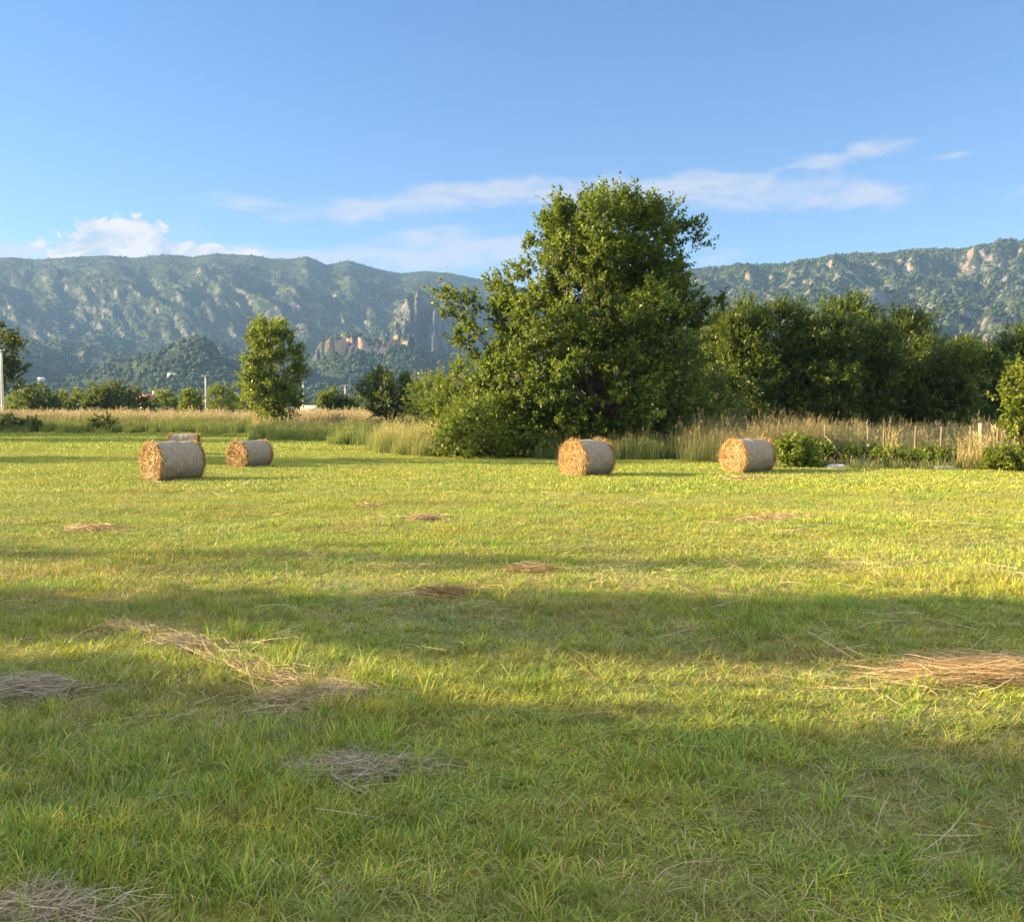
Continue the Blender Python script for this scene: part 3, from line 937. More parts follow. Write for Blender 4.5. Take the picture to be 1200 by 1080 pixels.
# ------------------------------------------------------------------ trees
def gen_tree(seed, prof, depth=1.0, n_clump=120, twigs=9, lpt=10, leaf=(0.10, 0.18), lw=0.5, rc=0.7, upb=0.35, stems=1, trunk_r=0.18,
             shell=0.6, gaps=0.36, dry=0.02, extra=None, limbs=40, base_x=0.0, wexp=1.6, cs=.27, tone=0.0, droop=0.0):
    r = np.random.default_rng(seed)
    prof = np.array(prof, float)
    z0, z1 = prof[0, 0], prof[-1, 0]
    H = z1
    zg = np.linspace(z0, z1, 200)
    xl = np.interp(zg, prof[:, 0], prof[:, 1]); xr = np.interp(zg, prof[:, 0], prof[:, 2])
    wgt = np.maximum(xr - xl, 0.05) ** wexp; cdf = np.cumsum(wgt); cdf /= cdf[-1]
    C = []
    while len(C) < n_clump:
        z = np.interp(r.random(), cdf, zg)
        l_, r_ = np.interp(z, prof[:, 0], prof[:, 1]), np.interp(z, prof[:, 0], prof[:, 2])
        th = r.uniform(0, 6.283)
        rho = r.random() ** (0.5 * (1 - shell) + 0.12)
        env = 0.86 + 0.34 * (vn(np.array(th * 1.6 + seed), np.array(z * 0.8), 3) - 0.5)
        x = (l_ + r_) / 2 + (r_ - l_) / 2 * rho * env * math.cos(th)
        y = (r_ - l_) / 2 * depth * rho * env * math.sin(th)
        g3 = 0.5 * vn(np.array(x * .55 + seed * 1.3), np.array(z * .55), 15) + 0.5 * vn(np.array(y * .55 + 31), np.array(z * .5 + x * .3), 16)
        if g3 < gaps: continue
        C.append((x, y, z))
    C = np.array(C)
    if extra is not None: C = np.concatenate([C, np.array(extra)])
    cax = np.interp(C[:, 2], zg, (xl + xr) / 2)
    # trunk and limbs
    ta = Acc(); stem_paths = []
    for s in range(stems):
        th = 6.283 * s / stems + r.uniform(-.4, .4)
        out = 0 if stems == 1 else 0.13 * (prof[:, 2] - prof[:, 1]).max() * r.uniform(.5, 1.2)
        k = 9; t = np.linspace(0, 1, k)
        ax = np.interp(t * H * .86, zg, (xl + xr) / 2) * sstep(0, .6, t)
        P = np.stack([base_x + (ax - base_x) * sstep(0, .7, t) + out * math.cos(th) * t ** .8 + r.normal(0, .02 * H / 4, k) * t, out * math.sin(th) * t ** .8 + r.normal(0, .02 * H / 4, k) * t, t * H * .86 - 0.08], 1)
        if stems > 1: P[:, 0] += 0.12 * math.cos(th) * trunk_r * 8; P[:, 1] += .12 * math.sin(th) * trunk_r * 8
        Rr = trunk_r * (1 - t * .9) * (1 + .5 * np.exp(-t * 14)) + .01
        add_tube(ta, P, Rr, 8); stem_paths.append((P, Rr))
    order = r.permutation(len(C))[:limbs]
    for i in order:
        c = C[i]; P, Rr = stem_paths[r.integers(0, stems)]
        dist = math.hypot(c[0] - cax[i], c[1])
        zs = max(0.12 * H, c[2] - dist * r.uniform(.5, .9) - .06 * H)
        zs = min(zs, P[-2, 2])
        s0 = np.array([np.interp(zs, P[:, 2], P[:, j]) for j in range(3)]); rs = np.interp(zs, P[:, 2], Rr)
        t = np.linspace(0, 1, 6)[:, None]
        mid_ = (s0 + c) / 2 + np.array((0, 0, -dist * .12 + .05)) + r.normal(0, .07 * dist + .02, 3)
        Q = s0 * (1 - t) ** 2 + 2 * t * (1 - t) * mid_ + t * t * c
        add_tube(ta, Q, np.linspace(rs * .5, max(.012, rs * .08), 6), 5, cap=False)
    # leaves
    n = len(C); ctr = np.stack([cax, np.zeros(n), C[:, 2] * .55 + .2 * H], 1)
    outd = nrm(C - ctr)
    ci = np.repeat(np.arange(n), twigs)
    m_ = len(ci)
    rcs = rc * r.uniform(.65, 1.25, n)
    td = nrm(outd[ci] * .65 + r.normal(0, .62, (m_, 3)) + np.array((0, 0, upb)))
    tl = rcs[ci] * r.uniform(.6, 1.35, m_)
    ts = C[ci] + r.normal(0, cs, (m_, 3)) * rcs[ci][:, None] * np.array((1, 1, .75))
    li = np.repeat(np.arange(m_), lpt); k = len(li)
    f = r.random(k) ** .8
    pos = ts[li] + td[li] * (tl[li] * f)[:, None] + np.array((0, 0, -1.0)) * (droop * f * f * tl[li])[:, None] + r.normal(0, .05, (k, 3)) * rc
    pos[:, 2] = np.maximum(pos[:, 2], .02)
    ld = nrm(td[li] * .7 + r.normal(0, .6, (k, 3)) + np.array((0, 0, -droop * .5)))
    ln = nrm(outd[ci][li] * .5 + np.array((0, 0, .7)) + r.normal(0, .55, (k, 3)))
    clt = r.uniform(-.27, .27, n)[ci][li]
    dr_c = (r.random(n) < dry * 2)[ci][li]
    c0 = np.clip(.42 + tone + clt + r.normal(0, .2, k), 0, 1)
    dr = np.where((r.random(k) < dry) | (dr_c & (r.random(k) < .35)), r.uniform(.4, 1, k), 0)
    la = Acc()
    L = r.uniform(leaf[0], leaf[1], k)
    add_leaves(la, pos, ld, ln, L, L * lw * r.uniform(.8, 1.2, k), np.stack([c0, dr, np.zeros(k)], 1))
    return ta, la


def tree(name, label, cat, loc, mat, group=None, rz=0.0, **kw):
    root = empty(name, loc, rz)
    ta, la = gen_tree(**kw)
    ta.obj("trunk", M_bark, root, smooth=True)
    la.obj("crown", mat, root)
    tag(root, label, cat, group)
    return root


def px_profile(rows, d, cx, inset=0.0):
    """rows (py, left px, right px) -> (z, xl, xr) relative to column cx at depth d, bottom first"""
    k = d / F
    out = [(CH + (HZ - py) * k, (l - cx) * k + inset, (r_ - cx) * k - inset) for py, l, r_ in rows]
    return sorted(out)


def gz(px, d):
    x = (px - 600) / F * d
    return (x, d, float(gh(x, d)))


# the big tree
D = 41.0
rows = [(240, 670, 740), (246, 650, 775), (256, 634, 800), (278, 618, 812), (300, 590, 816), (330, 570, 822), (360, 556, 838), (400, 550, 842), (450, 540, 842), (490, 552, 842), (520, 590, 840)]
ext = []
for (px, py, dy) in ((548, 352, .5), (535, 350, .2), (530, 368, .4), (545, 378, .6), (540, 398, .2), (525, 352, .1), (548, 405, .3), (560, 418, .2), (552, 385, .1), (558, 365, 0), (562, 392, -.4), (700, 238, 0), (700, 246, 0), (664, 246, .3), (762, 248, .5), (812, 272, 0), (814, 290, .4), (840, 352, .3)):
    p = at(px, py, D); ext.append((p[0] - (712 - 600) / F * D, dy, p[2]))
tree("broadleaf_tree", "very large full crowned tree towering over the field behind the shaggy bale", "tree", gz(712, D), M_oak, seed=21,
     prof=px_profile(rows, D, 712, .0), wexp=1.0, depth=.8, n_clump=700, twigs=13, lpt=19, leaf=(.11, .21), lw=.54, rc=.68, upb=.6, stems=4, trunk_r=.2, shell=.5,
     gaps=.31, dry=.005, extra=ext, limbs=190)


def bush(label, px, d, rows, mat, seed, name="bush", cat="bush", **kw):
    a_ = dict(depth=1.0, n_clump=60, twigs=9, lpt=10, leaf=(.10, .18), rc=.5, stems=3, trunk_r=.05, limbs=25, gaps=.28, shell=.6, dry=.01)
    a_.update(kw)
    cx = px
    x, y, z = gz(px, d)
    pr = [(max(.15, zz - z), l, r_) for zz, l, r_ in px_profile(rows, d, cx)]
    return tree(name, label, cat, (x, y, z), mat, seed=seed, prof=pr, **a_)


bush("rounded light green bush leafing down to the grass, left foot of the big tree", 575, 38.5, [(468, 555, 595), (480, 535, 618), (498, 512, 626), (515, 508, 626), (530, 520, 620)], M_light, 31, n_clump=120, twigs=11, lpt=13, rc=.55, tone=-.05)
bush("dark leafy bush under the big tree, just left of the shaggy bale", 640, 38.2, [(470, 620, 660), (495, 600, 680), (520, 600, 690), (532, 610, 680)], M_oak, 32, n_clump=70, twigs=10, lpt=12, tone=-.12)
bush("slender bush of mid green between the big tree and the distant dark tree", 535, 46, [(425, 530, 552), (445, 515, 570), (470, 505, 575), (500, 505, 570)], M_oak, 33, n_clump=90, twigs=10, lpt=12, tone=.05)
bush("pale yellowish willow bush right of the round dark tree", 503, 60, [(445, 490, 512), (460, 484, 524), (480, 480, 530), (498, 484, 526)], M_light, 34, n_clump=60, rc=.8, leaf=(.16, .3), lw=.3)
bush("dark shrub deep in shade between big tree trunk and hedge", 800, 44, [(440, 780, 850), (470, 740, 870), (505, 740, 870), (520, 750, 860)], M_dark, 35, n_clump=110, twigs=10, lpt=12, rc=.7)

# hedge of narrow leaved trees on the right
hg = "row of narrow leaved trees behind the fence"
hedge_spec = [
    (846, 52, [(376, 838, 858), (392, 828, 872), (430, 820, 880), (500, 825, 880)], "narrow leaved tree filling the notch between the big tree and the hedge row"),
    (872, 50, [(366, 862, 884), (385, 848, 900), (420, 836, 908), (470, 836, 910), (505, 845, 905)], "narrow leaved tree with sunlit top, first in the hedge row right of big tree"),
    (918, 51, [(364, 905, 932), (385, 888, 950), (420, 880, 958), (470, 880, 958), (505, 888, 950)], "narrow leaved tree in the hedge row, above the bale beside the weeds"),
    (968, 50, [(372, 950, 985), (392, 935, 1000), (430, 925, 1008), (470, 925, 1008), (505, 932, 1000)], "dark narrow leaved tree of the hedge row, above the braced fence post"),
    (990, 56, [(358, 975, 1002), (375, 960, 1016), (420, 955, 1030), (500, 955, 1030)], "tallest pale topped tree standing behind the middle of the hedge row"),
    (1020, 51, [(388, 1008, 1036), (405, 990, 1055), (440, 985, 1062), (480, 985, 1062), (505, 992, 1050)], "narrow leaved tree of the hedge row, behind the middle of the fence"),
    (1062, 55, [(372, 1048, 1074), (388, 1030, 1090), (430, 1025, 1100), (500, 1025, 1100)], "broad pale topped tree at the back of the hedge row, right of its middle"),
    (1100, 51, [(410, 1085, 1118), (425, 1065, 1135), (460, 1060, 1145), (505, 1065, 1140)], "lower dark narrow leaved tree of the hedge row, behind the thick pale post"),
    (1150, 53, [(396, 1135, 1165), (412, 1118, 1180), (450, 1110, 1190), (505, 1115, 1185)], "narrow leaved tree with feathery top near the right end of the hedge row"),
    (1205, 54, [(392, 1192, 1225), (410, 1175, 1240), (450, 1165, 1250), (505, 1170, 1240)], "narrow leaved tree cut by the right edge of the photo, end of the hedge row")]
for i, (px, d, rows, lab) in enumerate(hedge_spec):
    t = bush(lab, px, d, rows, M_willow, 50 + i, "narrow_leaf_tree", "tree", n_clump=150, twigs=13, lpt=15, leaf=(.18, .34), lw=.26, rc=.85, upb=.75, stems=4, trunk_r=.07, gaps=.25, dry=.01, depth=.8)
    t["group"] = hg

bush("yellow green leafy bush at the right edge beside the fence end", 1196, 28.5, [(430, 1188, 1212), (450, 1182, 1225), (480, 1178, 1235), (510, 1184, 1235), (535, 1190, 1230)], M_light, 70, n_clump=90, twigs=10, lpt=12, rc=.36, leaf=(.09, .16), lw=.6, tone=.15, dry=.06)

# left and middle distance
D = 80.0
t = bush("single mid sized tree with sunlit left side, right of the utility pole", 322, D,
         [(383, 306, 335), (392, 296, 345), (410, 290, 354), (428, 292, 358), (445, 290, 360), (462, 290, 356), (476, 298, 346), (490, 310, 336)], M_oak, 80, "broadleaf_tree", "tree",
         n_clump=170, twigs=11, lpt=13, leaf=(.18, .32), rc=.85, stems=2, trunk_r=.16, gaps=.33, tone=.22, limbs=50, dry=.004)
t = bush("dark tree hanging into the photo at its left edge behind the white pole", -14, 108,
         [(375, -20, 8), (395, -55, 26), (420, -70, 28), (440, -70, 30), (455, -60, 26)], M_dark, 81, "broadleaf_tree", "tree",
         n_clump=130, twigs=11, lpt=13, leaf=(.2, .38), rc=.95, stems=1, trunk_r=.25, gaps=.36, limbs=50)
bush("rounded dark green tree in the distance left of the big tree", 455, 78, [(433, 445, 470), (445, 430, 484), (460, 426, 490), (475, 430, 490), (488, 440, 480)], M_dark, 82, "broadleaf_tree", "tree", n_clump=110, rc=.7, leaf=(.16, .3), tone=.1, stems=2, trunk_r=.12)
bush("small olive green rounded bush left of the distant dark tree", 386, 105, [(459, 378, 392), (470, 374, 398), (484, 376, 398)], M_oak, 83, n_clump=45, rc=.7, leaf=(.2, .36))
bush("low dark bush right of the small olive rounded one", 406, 105, [(470, 398, 414), (478, 394, 418), (488, 396, 416)], M_dark, 84, n_clump=40, rc=.6, leaf=(.2, .36))
bush("small sunlit feathery bush right behind the middle utility pole", 258, 120, [(455, 250, 266), (468, 244, 276), (484, 246, 274)], M_light, 85, n_clump=45, rc=.9, leaf=(.25, .45), lw=.3)
bush("bright yellow green sapling between the red roof and the utility pole", 222, 115, [(462, 216, 230), (474, 212, 236), (486, 214, 234)], M_light, 86, n_clump=40, rc=.7, leaf=(.2, .4), tone=.1)
bush("wide dark hedge bush with pale top, left of the red roofed house", 138, 130, [(454, 112, 168), (462, 98, 178), (475, 94, 186), (486, 98, 186)], M_dark, 87, n_clump=130, rc=1.0, leaf=(.25, .45), depth=.5, tone=.1)
bush("round dark bush among paler ones at far left of the meadow", 48, 135, [(456, 38, 58), (466, 30, 68), (484, 32, 66)], M_dark, 88, n_clump=60, rc=1.0, leaf=(.25, .45))
bush("pale bush on the left flank of the round dark bush, behind the meadow", 22, 140, [(462, 12, 34), (474, 4, 42), (486, 6, 40)], M_light, 89, n_clump=50, rc=1.0, leaf=(.25, .45))
bush("mid green bush filling the gap between the round dark and wide dark bushes", 84, 145, [(462, 70, 96), (474, 64, 104), (486, 66, 102)], M_oak, 90, n_clump=50, rc=1.0, leaf=(.25, .45))
bush("distant low green bush right of the red roofed house", 200, 150, [(462, 188, 214), (474, 182, 222), (486, 184, 220)], M_oak, 91, n_clump=50, rc=1.0, leaf=(.28, .48))
bush("low sprawling bush against the left side of the single tree", 292, 125, [(466, 280, 304), (476, 272, 310), (487, 274, 308)], M_oak, 92, n_clump=45, rc=.9, leaf=(.25, .42), tone=.1)
bush("pale leafy shrub at the foot of the single tree", 312, 84, [(478, 306, 320), (490, 302, 326), (500, 302, 326)], M_light, 93, n_clump=40, rc=.45, leaf=(.14, .26), tone=.1)
bush("dim far bush between two utility poles right of the single tree", 430, 170, [(466, 415, 445), (478, 408, 452), (487, 410, 450)], M_dark, 94, n_clump=50, rc=1.1, leaf=(.3, .5))
for i, (px, w_, top, lab) in enumerate([(14, 14, 487, "dark low weed clump at the far left in front of the meadow"), (40, 9, 490, "smallest dark weed clump in front of the left meadow"), (122, 16, 489, "spreading dark weed clump in front of the meadow, left of the nearest bale")]):
    bush(lab, px, 80, [(top, px - w_ * .5, px + w_ * .5), (top + 10, px - w_, px + w_), (top + 20, px - w_, px + w_)], M_dark, 100 + i, "weed_clump", "weeds", n_clump=22, rc=.35, leaf=(.14, .26), trunk_r=.02)

# plants and stones at the fence foot
bush("bright green leafy weeds right beside the right bale", 930, 29.8, [(517, 920, 944), (532, 914, 954), (550, 914, 958)], M_light, 110, "weed_clump", "weeds", n_clump=44, rc=.24, leaf=(.09, .17), trunk_r=.015, tone=.05)
bush("dark green weeds around the white stone", 950, 31.5, [(520, 940, 968), (535, 930, 980), (548, 934, 980)], M_oak, 111, "weed_clump", "weeds", n_clump=44, rc=.28, leaf=(.09, .17), trunk_r=.015)
bush("dark bramble clump right of the white stone under the fence brace", 1004, 30.5, [(528, 996, 1018), (538, 990, 1028), (550, 990, 1026)], M_dark, 112, "bramble_clump", "bramble", n_clump=44, rc=.24, leaf=(.08, .15), trunk_r=.012)
bush("green nettle clump along the fence, right of the bramble", 1046, 29.8, [(530, 1030, 1062), (540, 1022, 1072), (552, 1024, 1070)], M_light, 113, "weed_clump", "weeds", n_clump=50, rc=.24, leaf=(.08, .16), lw=.35, trunk_r=.012)
bush("green weeds around the grey stone below the fence", 1094, 29.3, [(532, 1078, 1110), (542, 1070, 1120), (556, 1072, 1118)], M_light, 114, "weed_clump", "weeds", n_clump=50, rc=.24, leaf=(.08, .16), lw=.35, trunk_r=.012, tone=-.1)
bush("leafy weeds at the right edge below the yellow green bush", 1180, 27.6, [(530, 1160, 1196), (545, 1152, 1210), (563, 1152, 1210)], M_light, 115, "weed_clump", "weeds", n_clump=60, rc=.26, leaf=(.08, .17), lw=.4, trunk_r=.012)


def stone(label, px, py, s, seed):
    r = np.random.default_rng(seed)
    g = ground_px(px, py)
    nseg, nr_ = 22, 12; V = []
    for i in range(nr_):
        ph = math.pi * i / (nr_ - 1)
        for j in range(nseg):
            th = 2 * math.pi * j / nseg
            d = np.array((math.sin(ph) * math.cos(th), math.sin(ph) * math.sin(th), math.cos(ph)))
            k = 1 + .35 * (float(fbm(np.array(d[0] * 1.6 + seed), np.array(d[1] * 1.6 + d[2] * 2.1), 60, 3)) - .5) * 2
            d = np.sign(d) * np.abs(d) ** .75
            V.append(d * k * np.array(s))
    q = [(i * nseg + j, (i + 1) * nseg + j, (i + 1) * nseg + (j + 1) % nseg, i * nseg + (j + 1) % nseg) for i in range(nr_ - 1) for j in range(nseg)]
    a = Acc(); a.add(V, q)
    o = a.obj("boulder", M_stone); o.location = (g[0], g[1], s[2] * .55)
    tag(o, label, "stone")


stone("flat white stone lying among weeds right of the right bale", 979, 551, (.36, .2, .13), 5)
stone("grey stone half hidden in weeds below the wire fence", 1109, 553, (.36, .2, .12), 8)

# ------------------------------------------------------------------ fence
def fence_d(px): return 33.0 - (px - 967) / 230.0 * 3.0


fx = empty("wire_fence", (*at(1080, 500, fence_d(1080))[:2], 0))
org = np.array(fx.location)
posts = [(967, 496, .035, 0.0), (1017, 498, .04, .02), (1036, 499, .035, 0), (1073, 497, .045, 0), (1103, 498, .045, 0), (1137, 497, .035, 0), (1151, 494, .085, -.05), (1169, 499, .045, .02), (1190, 500, .04, 0)]
tops = []
for i, (px, ty, rad, lean) in enumerate(posts):
    d = fence_d(px); x = (px - 600) / F * d
    top = CH + (HZ - ty) / F * d
    a = Acc(); t = np.linspace(0, 1, 6)
    P = np.stack([x - lean * 0 + t * lean + np.sin(t * 4 + i) * .008, np.full(6, d), t * top - .05], 1) - org
    add_tube(a, P, rad * (1 - .12 * t) * (1 + .1 * np.sin(t * 9 + i)), 8)
    o = a.obj("post", M_palewood if rad > .08 else M_wood, fx, smooth=False)
    if rad > .08: o["label"] = "thick pale wooden post"
    tops.append((x + lean, d, top))
a = Acc(); d = fence_d(967)
add_tube(a, np.array([at(968, 511, d - .1), at(985, 532, d - .35), (at(984, 532, d - .35) + np.array((.45, -.25, -.55)))]) - org, np.array([.03, .032, .034]), 6)
a.obj("brace", M_wood, fx)
for hfrac in (.95, .66, .38):
    a = Acc(); pts = []
    for (x0, y0, t0), (x1, y1, t1) in zip(tops[:-1], tops[1:]):
        for f in np.linspace(0, 1, 6)[:-1]:
            pts.append((x0 + (x1 - x0) * f, y0 + (y1 - y0) * f - .05, (t0 + (t1 - t0) * f) * hfrac - .05 * 4 * f * (1 - f)))
    pts.append((tops[-1][0], tops[-1][1] - .05, tops[-1][2] * hfrac))
    add_tube(a, np.array(pts) - org, np.full(len(pts), .0035), 4)
    a.obj("wire", M_wire, fx)
tag(fx, "wire fence on weathered wooden posts with one diagonal brace", "fence")


# ------------------------------------------------------------------ tall grass
def tall(seed, n, rad, h0, h1, w, seedhead, green, tan, mix=0.5, lean=(.03, .35)):
    r = np.random.default_rng(seed); a = Acc()
    rr = rad * np.sqrt(r.random(n)); th = r.uniform(0, 6.283, n)
    B = np.stack([rr * np.cos(th), rr * np.sin(th), np.full(n, -.03)], 1)
    istan = (r.random(n) < mix)[:, None]
    c0 = np.array(green) * r.uniform(.7, 1.2, (n, 1))
    c1 = np.where(istan, np.array(tan) * r.uniform(.7, 1.2, (n, 1)), np.array(green) * r.uniform(.9, 1.5, (n, 1)))
    H = r.uniform(h0, h1, n) * np.where(istan[:, 0], 1.0, .72)
    azv = r.uniform(0, 6.283, n); ln = r.uniform(*lean, n)
    add_blades(a, B, azv, ln, H, np.full(n, w), c0, c1, bend=.7, twist=r.uniform(0, 6.283, n))
    if seedhead:
        k = np.where(istan[:, 0] & (r.random(n) < seedhead))[0]
        for j in range(3):
            tp = B[k] + np.stack([np.cos(azv[k]), np.sin(azv[k]), np.zeros(len(k))], 1) * (ln[k] * H[k] * .85)[:, None] + np.array((0, 0, 1.)) * (H[k] * r.uniform(.78, .93, len(k)))[:, None]
            dv = np.stack([np.cos(azv[k]) * .4, np.sin(azv[k]) * .4, np.ones(len(k))], 1) + r.normal(0, .35, (len(k), 3))
            add_leaves(a, tp, dv, r.normal(0, 1, (len(k), 3)), H[k] * r.uniform(.08, .16, len(k)), np.full(len(k), w * 1.7), np.array(tan) * r.uniform(.8, 1.25, (len(k), 1)))
    return a.obj("kind", M_tall, link=False)


def band(name, protos, segs, n, seed, smin, smax):
    """segs: (px0, px1, d0, d1) wedges"""
    r = np.random.default_rng(seed); X = []; Y = []
    tot = sum(s[4] if len(s) > 4 else 1 for s in segs)
    for s in segs:
        k = int(n * (s[4] if len(s) > 4 else 1) / tot)
        d = r.uniform(s[2], s[3], k) + r.normal(0, .012, k) * s[2]; px = r.uniform(s[0], s[1], k) + r.normal(0, 350, k) / s[2]
        X.append((px - 600) / F * d); Y.append(d)
    x, y = np.concatenate(X), np.concatenate(Y)
    return lay(name, protos, x, y, r, smin, smax, hmod=.55 + .9 * fbm(x * .8, y * .8, 28, 3))


GRN = (.16, .22, .05); TAN = (.42, .36, .19); PNK = (.46, .37, .22); OLV = (.22, .26, .07); DKG = (.10, .15, .045)
band("meadow_grass", [tall(400 + i, 60, .5, .8, 1.35, .022, .7, OLV, PNK if i < 2 else TAN, .45) for i in range(4)], [(-260, 420, 84, 150, 5), (300, 560, 76, 140, 2)], 11000, 41, .8, 1.2)
band("tall_grass", [tall(410 + i, 55, .4, .5, 1.1, .02, .15, GRN, OLV, .3) for i in range(3)], [(-260, 300, 79, 86, 3), (300, 480, 62, 82, 3), (400, 500, 52, 66, 2)], 5200, 42, .8, 1.2)
band("tall_grass", [tall(420 + i, 55, .35, .6, 1.25, .014, .2, OLV, (.34, .32, .12), .3, (.05, .6)) for i in range(3)], [(450, 540, 43, 54, 2), (480, 530, 40, 46, 1)], 1500, 43, .8, 1.15)
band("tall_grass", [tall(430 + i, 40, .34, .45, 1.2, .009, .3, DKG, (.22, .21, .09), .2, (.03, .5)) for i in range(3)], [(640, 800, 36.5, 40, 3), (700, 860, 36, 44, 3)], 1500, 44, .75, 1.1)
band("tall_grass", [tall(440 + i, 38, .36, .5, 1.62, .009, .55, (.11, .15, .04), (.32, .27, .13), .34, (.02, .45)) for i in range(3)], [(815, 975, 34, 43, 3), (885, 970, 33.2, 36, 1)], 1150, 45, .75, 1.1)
band("tall_grass", [tall(450 + i, 38, .36, .45, 1.42, .009, .55, (.14, .18, .05), (.38, .33, .16), .36, (.02, .5)) for i in range(3)], [(955, 1260, 34, 46, 3)], 1600, 46, .75, 1.1)
band("weeds", [tall(460 + i, 46, .24, .2, .55, .014, .15, (.12, .17, .045), TAN, .2, (.05, .6)) for i in range(3)], [(1000, 1260, 28.6, 32.5, 2), (905, 1010, 30, 33, 1)], 900, 47, .7, 1.2)
band("dry_stalks", [tall(470 + i, 26, .16, .7, 1.25, .012, .5, (.30, .26, .10), (.52, .41, .20), .85, (.02, .25)) for i in range(2)], [(1130, 1160, 27.8, 28.8, 2), (1040, 1050, 29, 29.5, .4)], 13, 48, .6, 1.1)


# ------------------------------------------------------------------ utility poles
def utility_pole(label, px, top, d, rad=.13):
    x, y, z = gz(px, d)
    h = CH + (HZ - top) / F * d - z
    root = empty("utility_pole", (x, y, z))
    a = Acc(); t = np.linspace(0, 1, 5)
    add_tube(a, np.stack([0 * t, 0 * t, t * h - .2], 1), rad * (1.15 - .45 * t), 10)
    a.obj("shaft", M_conc, root, smooth=True)
    a = Acc(); add_box(a, (0, -.12, h - .35), (.9, .09, .09)); a.obj("crossarm", M_wood, root)
    for sx in (-.38, .38):
        a = Acc(); add_tube(a, [(sx, -.12, h - .31), (sx, -.12, h - .22), (sx, -.12, h - .12)], [.04, .05, .025], 8); a.obj("insulator", M_white, root)
    tag(root, label, "utility pole", "utility poles across the valley floor")


utility_pole("white utility pole at the left edge in front of the hanging dark tree", 4, 408, 98, .15)
utility_pole("slim white utility pole left of the single tree", 242, 438, 118, .12)
utility_pole("white utility pole seen past the right side of the single tree", 356, 446, 130, .12)
utility_pole("shorter white utility pole left of the rounded dark tree", 405, 450, 150, .12)
utility_pole("tiny pale utility pole above the far left bushes", 90, 452, 210, .13)


# ------------------------------------------------------------------ houses far away
def house(label, px, d, wpx, eave, ridge, wall_m, roof_m, zbase=None, rz=0.0, name="house"):
    x = (px - 600) / F * d; k = d / F
    z = float(gh(x, d)) if zbase is None else zbase
    W = wpx * k; Dp = W * .7
    ze = CH + (HZ - eave) * k - z; zr = CH + (HZ - ridge) * k - z
    root = empty(name, (x, d, z), rz)
    a = Acc(); add_box(a, (0, 0, ze / 2 - .25), (W, Dp, ze + .5)); wl = a.obj("wall", wall_m, root)
    ov = .35; w2, d2 = W / 2 + ov, Dp / 2 + ov
    V = [(-w2, -d2, ze), (w2, -d2, ze), (w2, d2, ze), (-w2, d2, ze), (-w2, 0, zr), (w2, 0, zr)]
    V2 = [(p[0], p[1], p[2] - .15) for p in V[:4]]
    a = Acc(); a.add(V + V2, [(0, 1, 5, 4), (2, 3, 4, 5), (6, 9, 8, 7), (0, 6, 7, 1), (2, 8, 9, 3)], [(1, 2, 5), (3, 0, 4)])
    a.q.append(np.array([(1, 7, 8, 2), (3, 9, 6, 0)]))
    rf = a.obj("roof", roof_m, root)
    a = Acc(); add_box(a, (W * .25, .2, zr + .1), (.5, .5, 1.0)); a.obj("chimney", wall_m, rf)
    for f in (-.28, .05, .32):
        a = Acc(); add_box(a, (W * f, -Dp / 2 - .02, ze * .62), (W * .11, .06, ze * .3)); a.obj("window", M_pane, root)
    tag(root, label, "house")


house("small house with red tiled roof between bushes beyond the left meadow", 176, 165, 21, 470, 462, M_cream, M_tile)
house("low pale house beyond the meadow right of the single tree", 368, 190, 26, 480, 475, M_white, M_cream, rz=.15)


def slope_d(px, py):
    dd = np.linspace(900, 1350, 400)
    rows_ = HZ - (mount_left(np.full(400, float(px)), dd) - CH) / dd * F
    return float(dd[np.argmin(np.abs(rows_ - py))])


d1, d2_ = slope_d(203, 441), slope_d(50, 445)
house("white building on the wooded foothill above the red roofed house", 203, d1, 9, 439, 437.6, M_white, M_white, zbase=CH + (HZ - 441) / F * d1 - 1)
house("tiny white building on the wooded foothill near the left edge", 50, d2_, 7, 443.6, 442.4, M_white, M_white, zbase=CH + (HZ - 445) / F * d2_ - 1)

# ------------------------------------------------------------------ trees left of the frame whose shade crosses the field
sg = "trees standing left of the frame"


def round_prof(H, R, zb=.3, sq=.6):
    z = np.linspace(zb, H, 7); t = np.linspace(0, 1, 7)
    ww = R * np.clip(np.sin(np.pi * (0.12 + .83 * t)) ** sq, .1, 1)
    return np.stack([z, -ww, ww], 1)


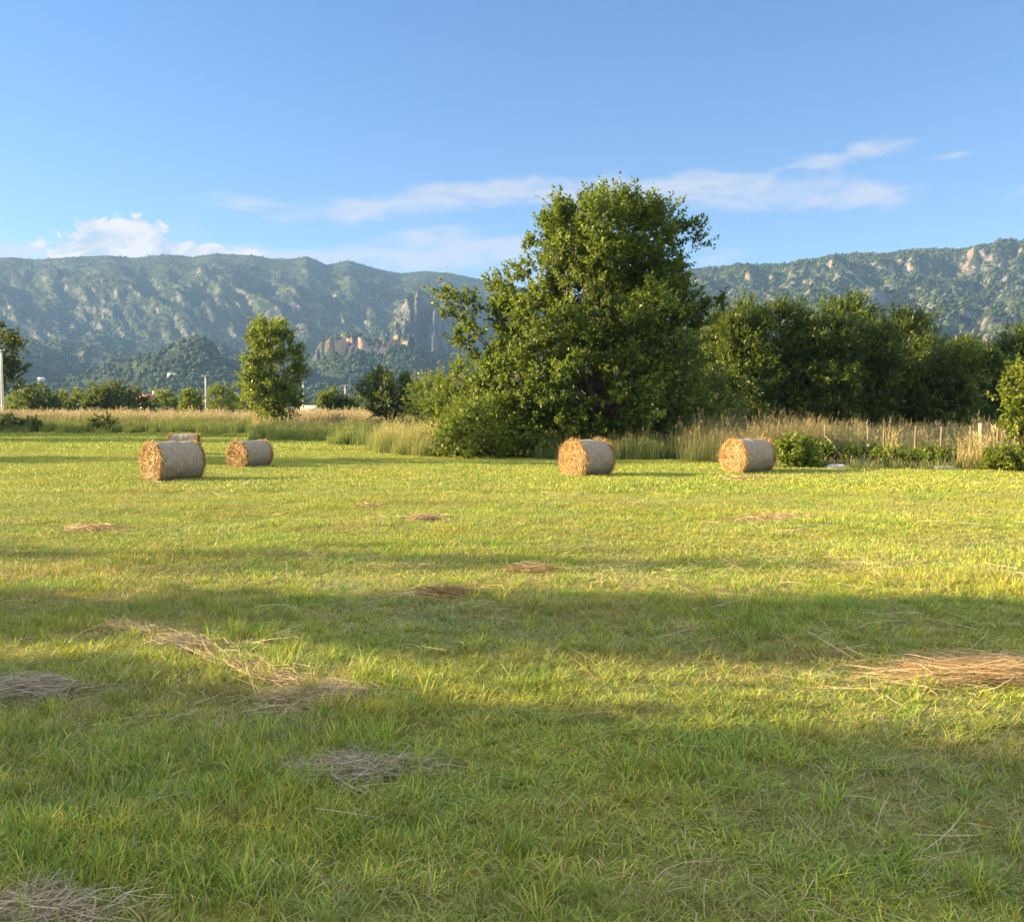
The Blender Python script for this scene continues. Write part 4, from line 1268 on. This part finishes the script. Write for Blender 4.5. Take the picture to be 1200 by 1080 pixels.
def shade_tree(x, y, H, R, zb, seed, label, n=90, rc=.7, gaps=.25, leaf=(.14, .24), tw=9, lp=11):
    H *= math.tan(SUN_EL) / .249; zb *= math.tan(SUN_EL) / .249
    t = tree("shade_tree", label, "tree", (x, y + x * math.tan(SUN_A), 0), M_oak, sg, seed=seed, prof=round_prof(H - rc * .6, max(.2, R - rc * .6), zb + rc * .5), n_clump=n, twigs=tw, lpt=lp, leaf=leaf, rc=rc, trunk_r=.12 + H * .01, limbs=30, gaps=gaps)
    return t


shade_tree(-17, 7.6, 7.6, 1.35, 2.3, 501, "slim tree left of the frame shading the dark band across the foreground", n=84, rc=.5, lp=10)
shade_tree(-13, 5.45, 3.0, .9, .2, 502, "low bushy tree left of the frame beside the slim one", n=45, rc=.4)
shade_tree(-14, 2.65, 7.8, 2.75, .3, 503, "dense tree left of the frame shading the nearest grass", n=330, rc=.7, gaps=.0)
shade_tree(-13, -1.6, 7.8, 2.8, .5, 504, "dense tree left of the camera, behind the other shade trees", n=300, rc=.7, gaps=.0)
shade_tree(-38, 10.8, 10.5, 1.4, 7.2, 505, "tall thin tree left of the frame with a loose crown", n=18, rc=.5, gaps=.4, tw=6, lp=7)
shade_tree(-37, 34.2, 11.0, 3.6, .8, 506, "broad tree left of the frame level with the left bales", n=150, rc=.9, leaf=(.18, .3))
shade_tree(-58, 59, 16.0, 5.6, 1.0, 507, "great tree left of the frame shading the far lawn", n=190, rc=1.2, leaf=(.24, .4))
shade_tree(-66, 71, 16.0, 5.0, 1.0, 508, "great tree left of the frame nearer the meadow", n=190, rc=1.2, leaf=(.24, .4))
shade_tree(-88, 82, 12.6, 5.0, 1.0, 509, "wide tree left of the frame at the corner of the meadow", n=170, rc=1.2, leaf=(.24, .4))

# ------------------------------------------------------------------ haze
m, nt = new_mat("haze"); b = NB(nt)
pv = b.n('ShaderNodeVolumePrincipled')
pv.inputs['Color'].default_value = (0.28, 0.52, 1.0, 1)
pv.inputs['Density'].default_value = 1.0e-4
pv.inputs['Anisotropy'].default_value = 0.0
o_ = b.n('ShaderNodeOutputMaterial'); b.l(pv.outputs[0], o_.inputs['Volume'])
a = Acc(); add_box(a, (0, 1900, 324), (9400, 4100, 652))
tag(a.obj("haze", m), kind="stuff")
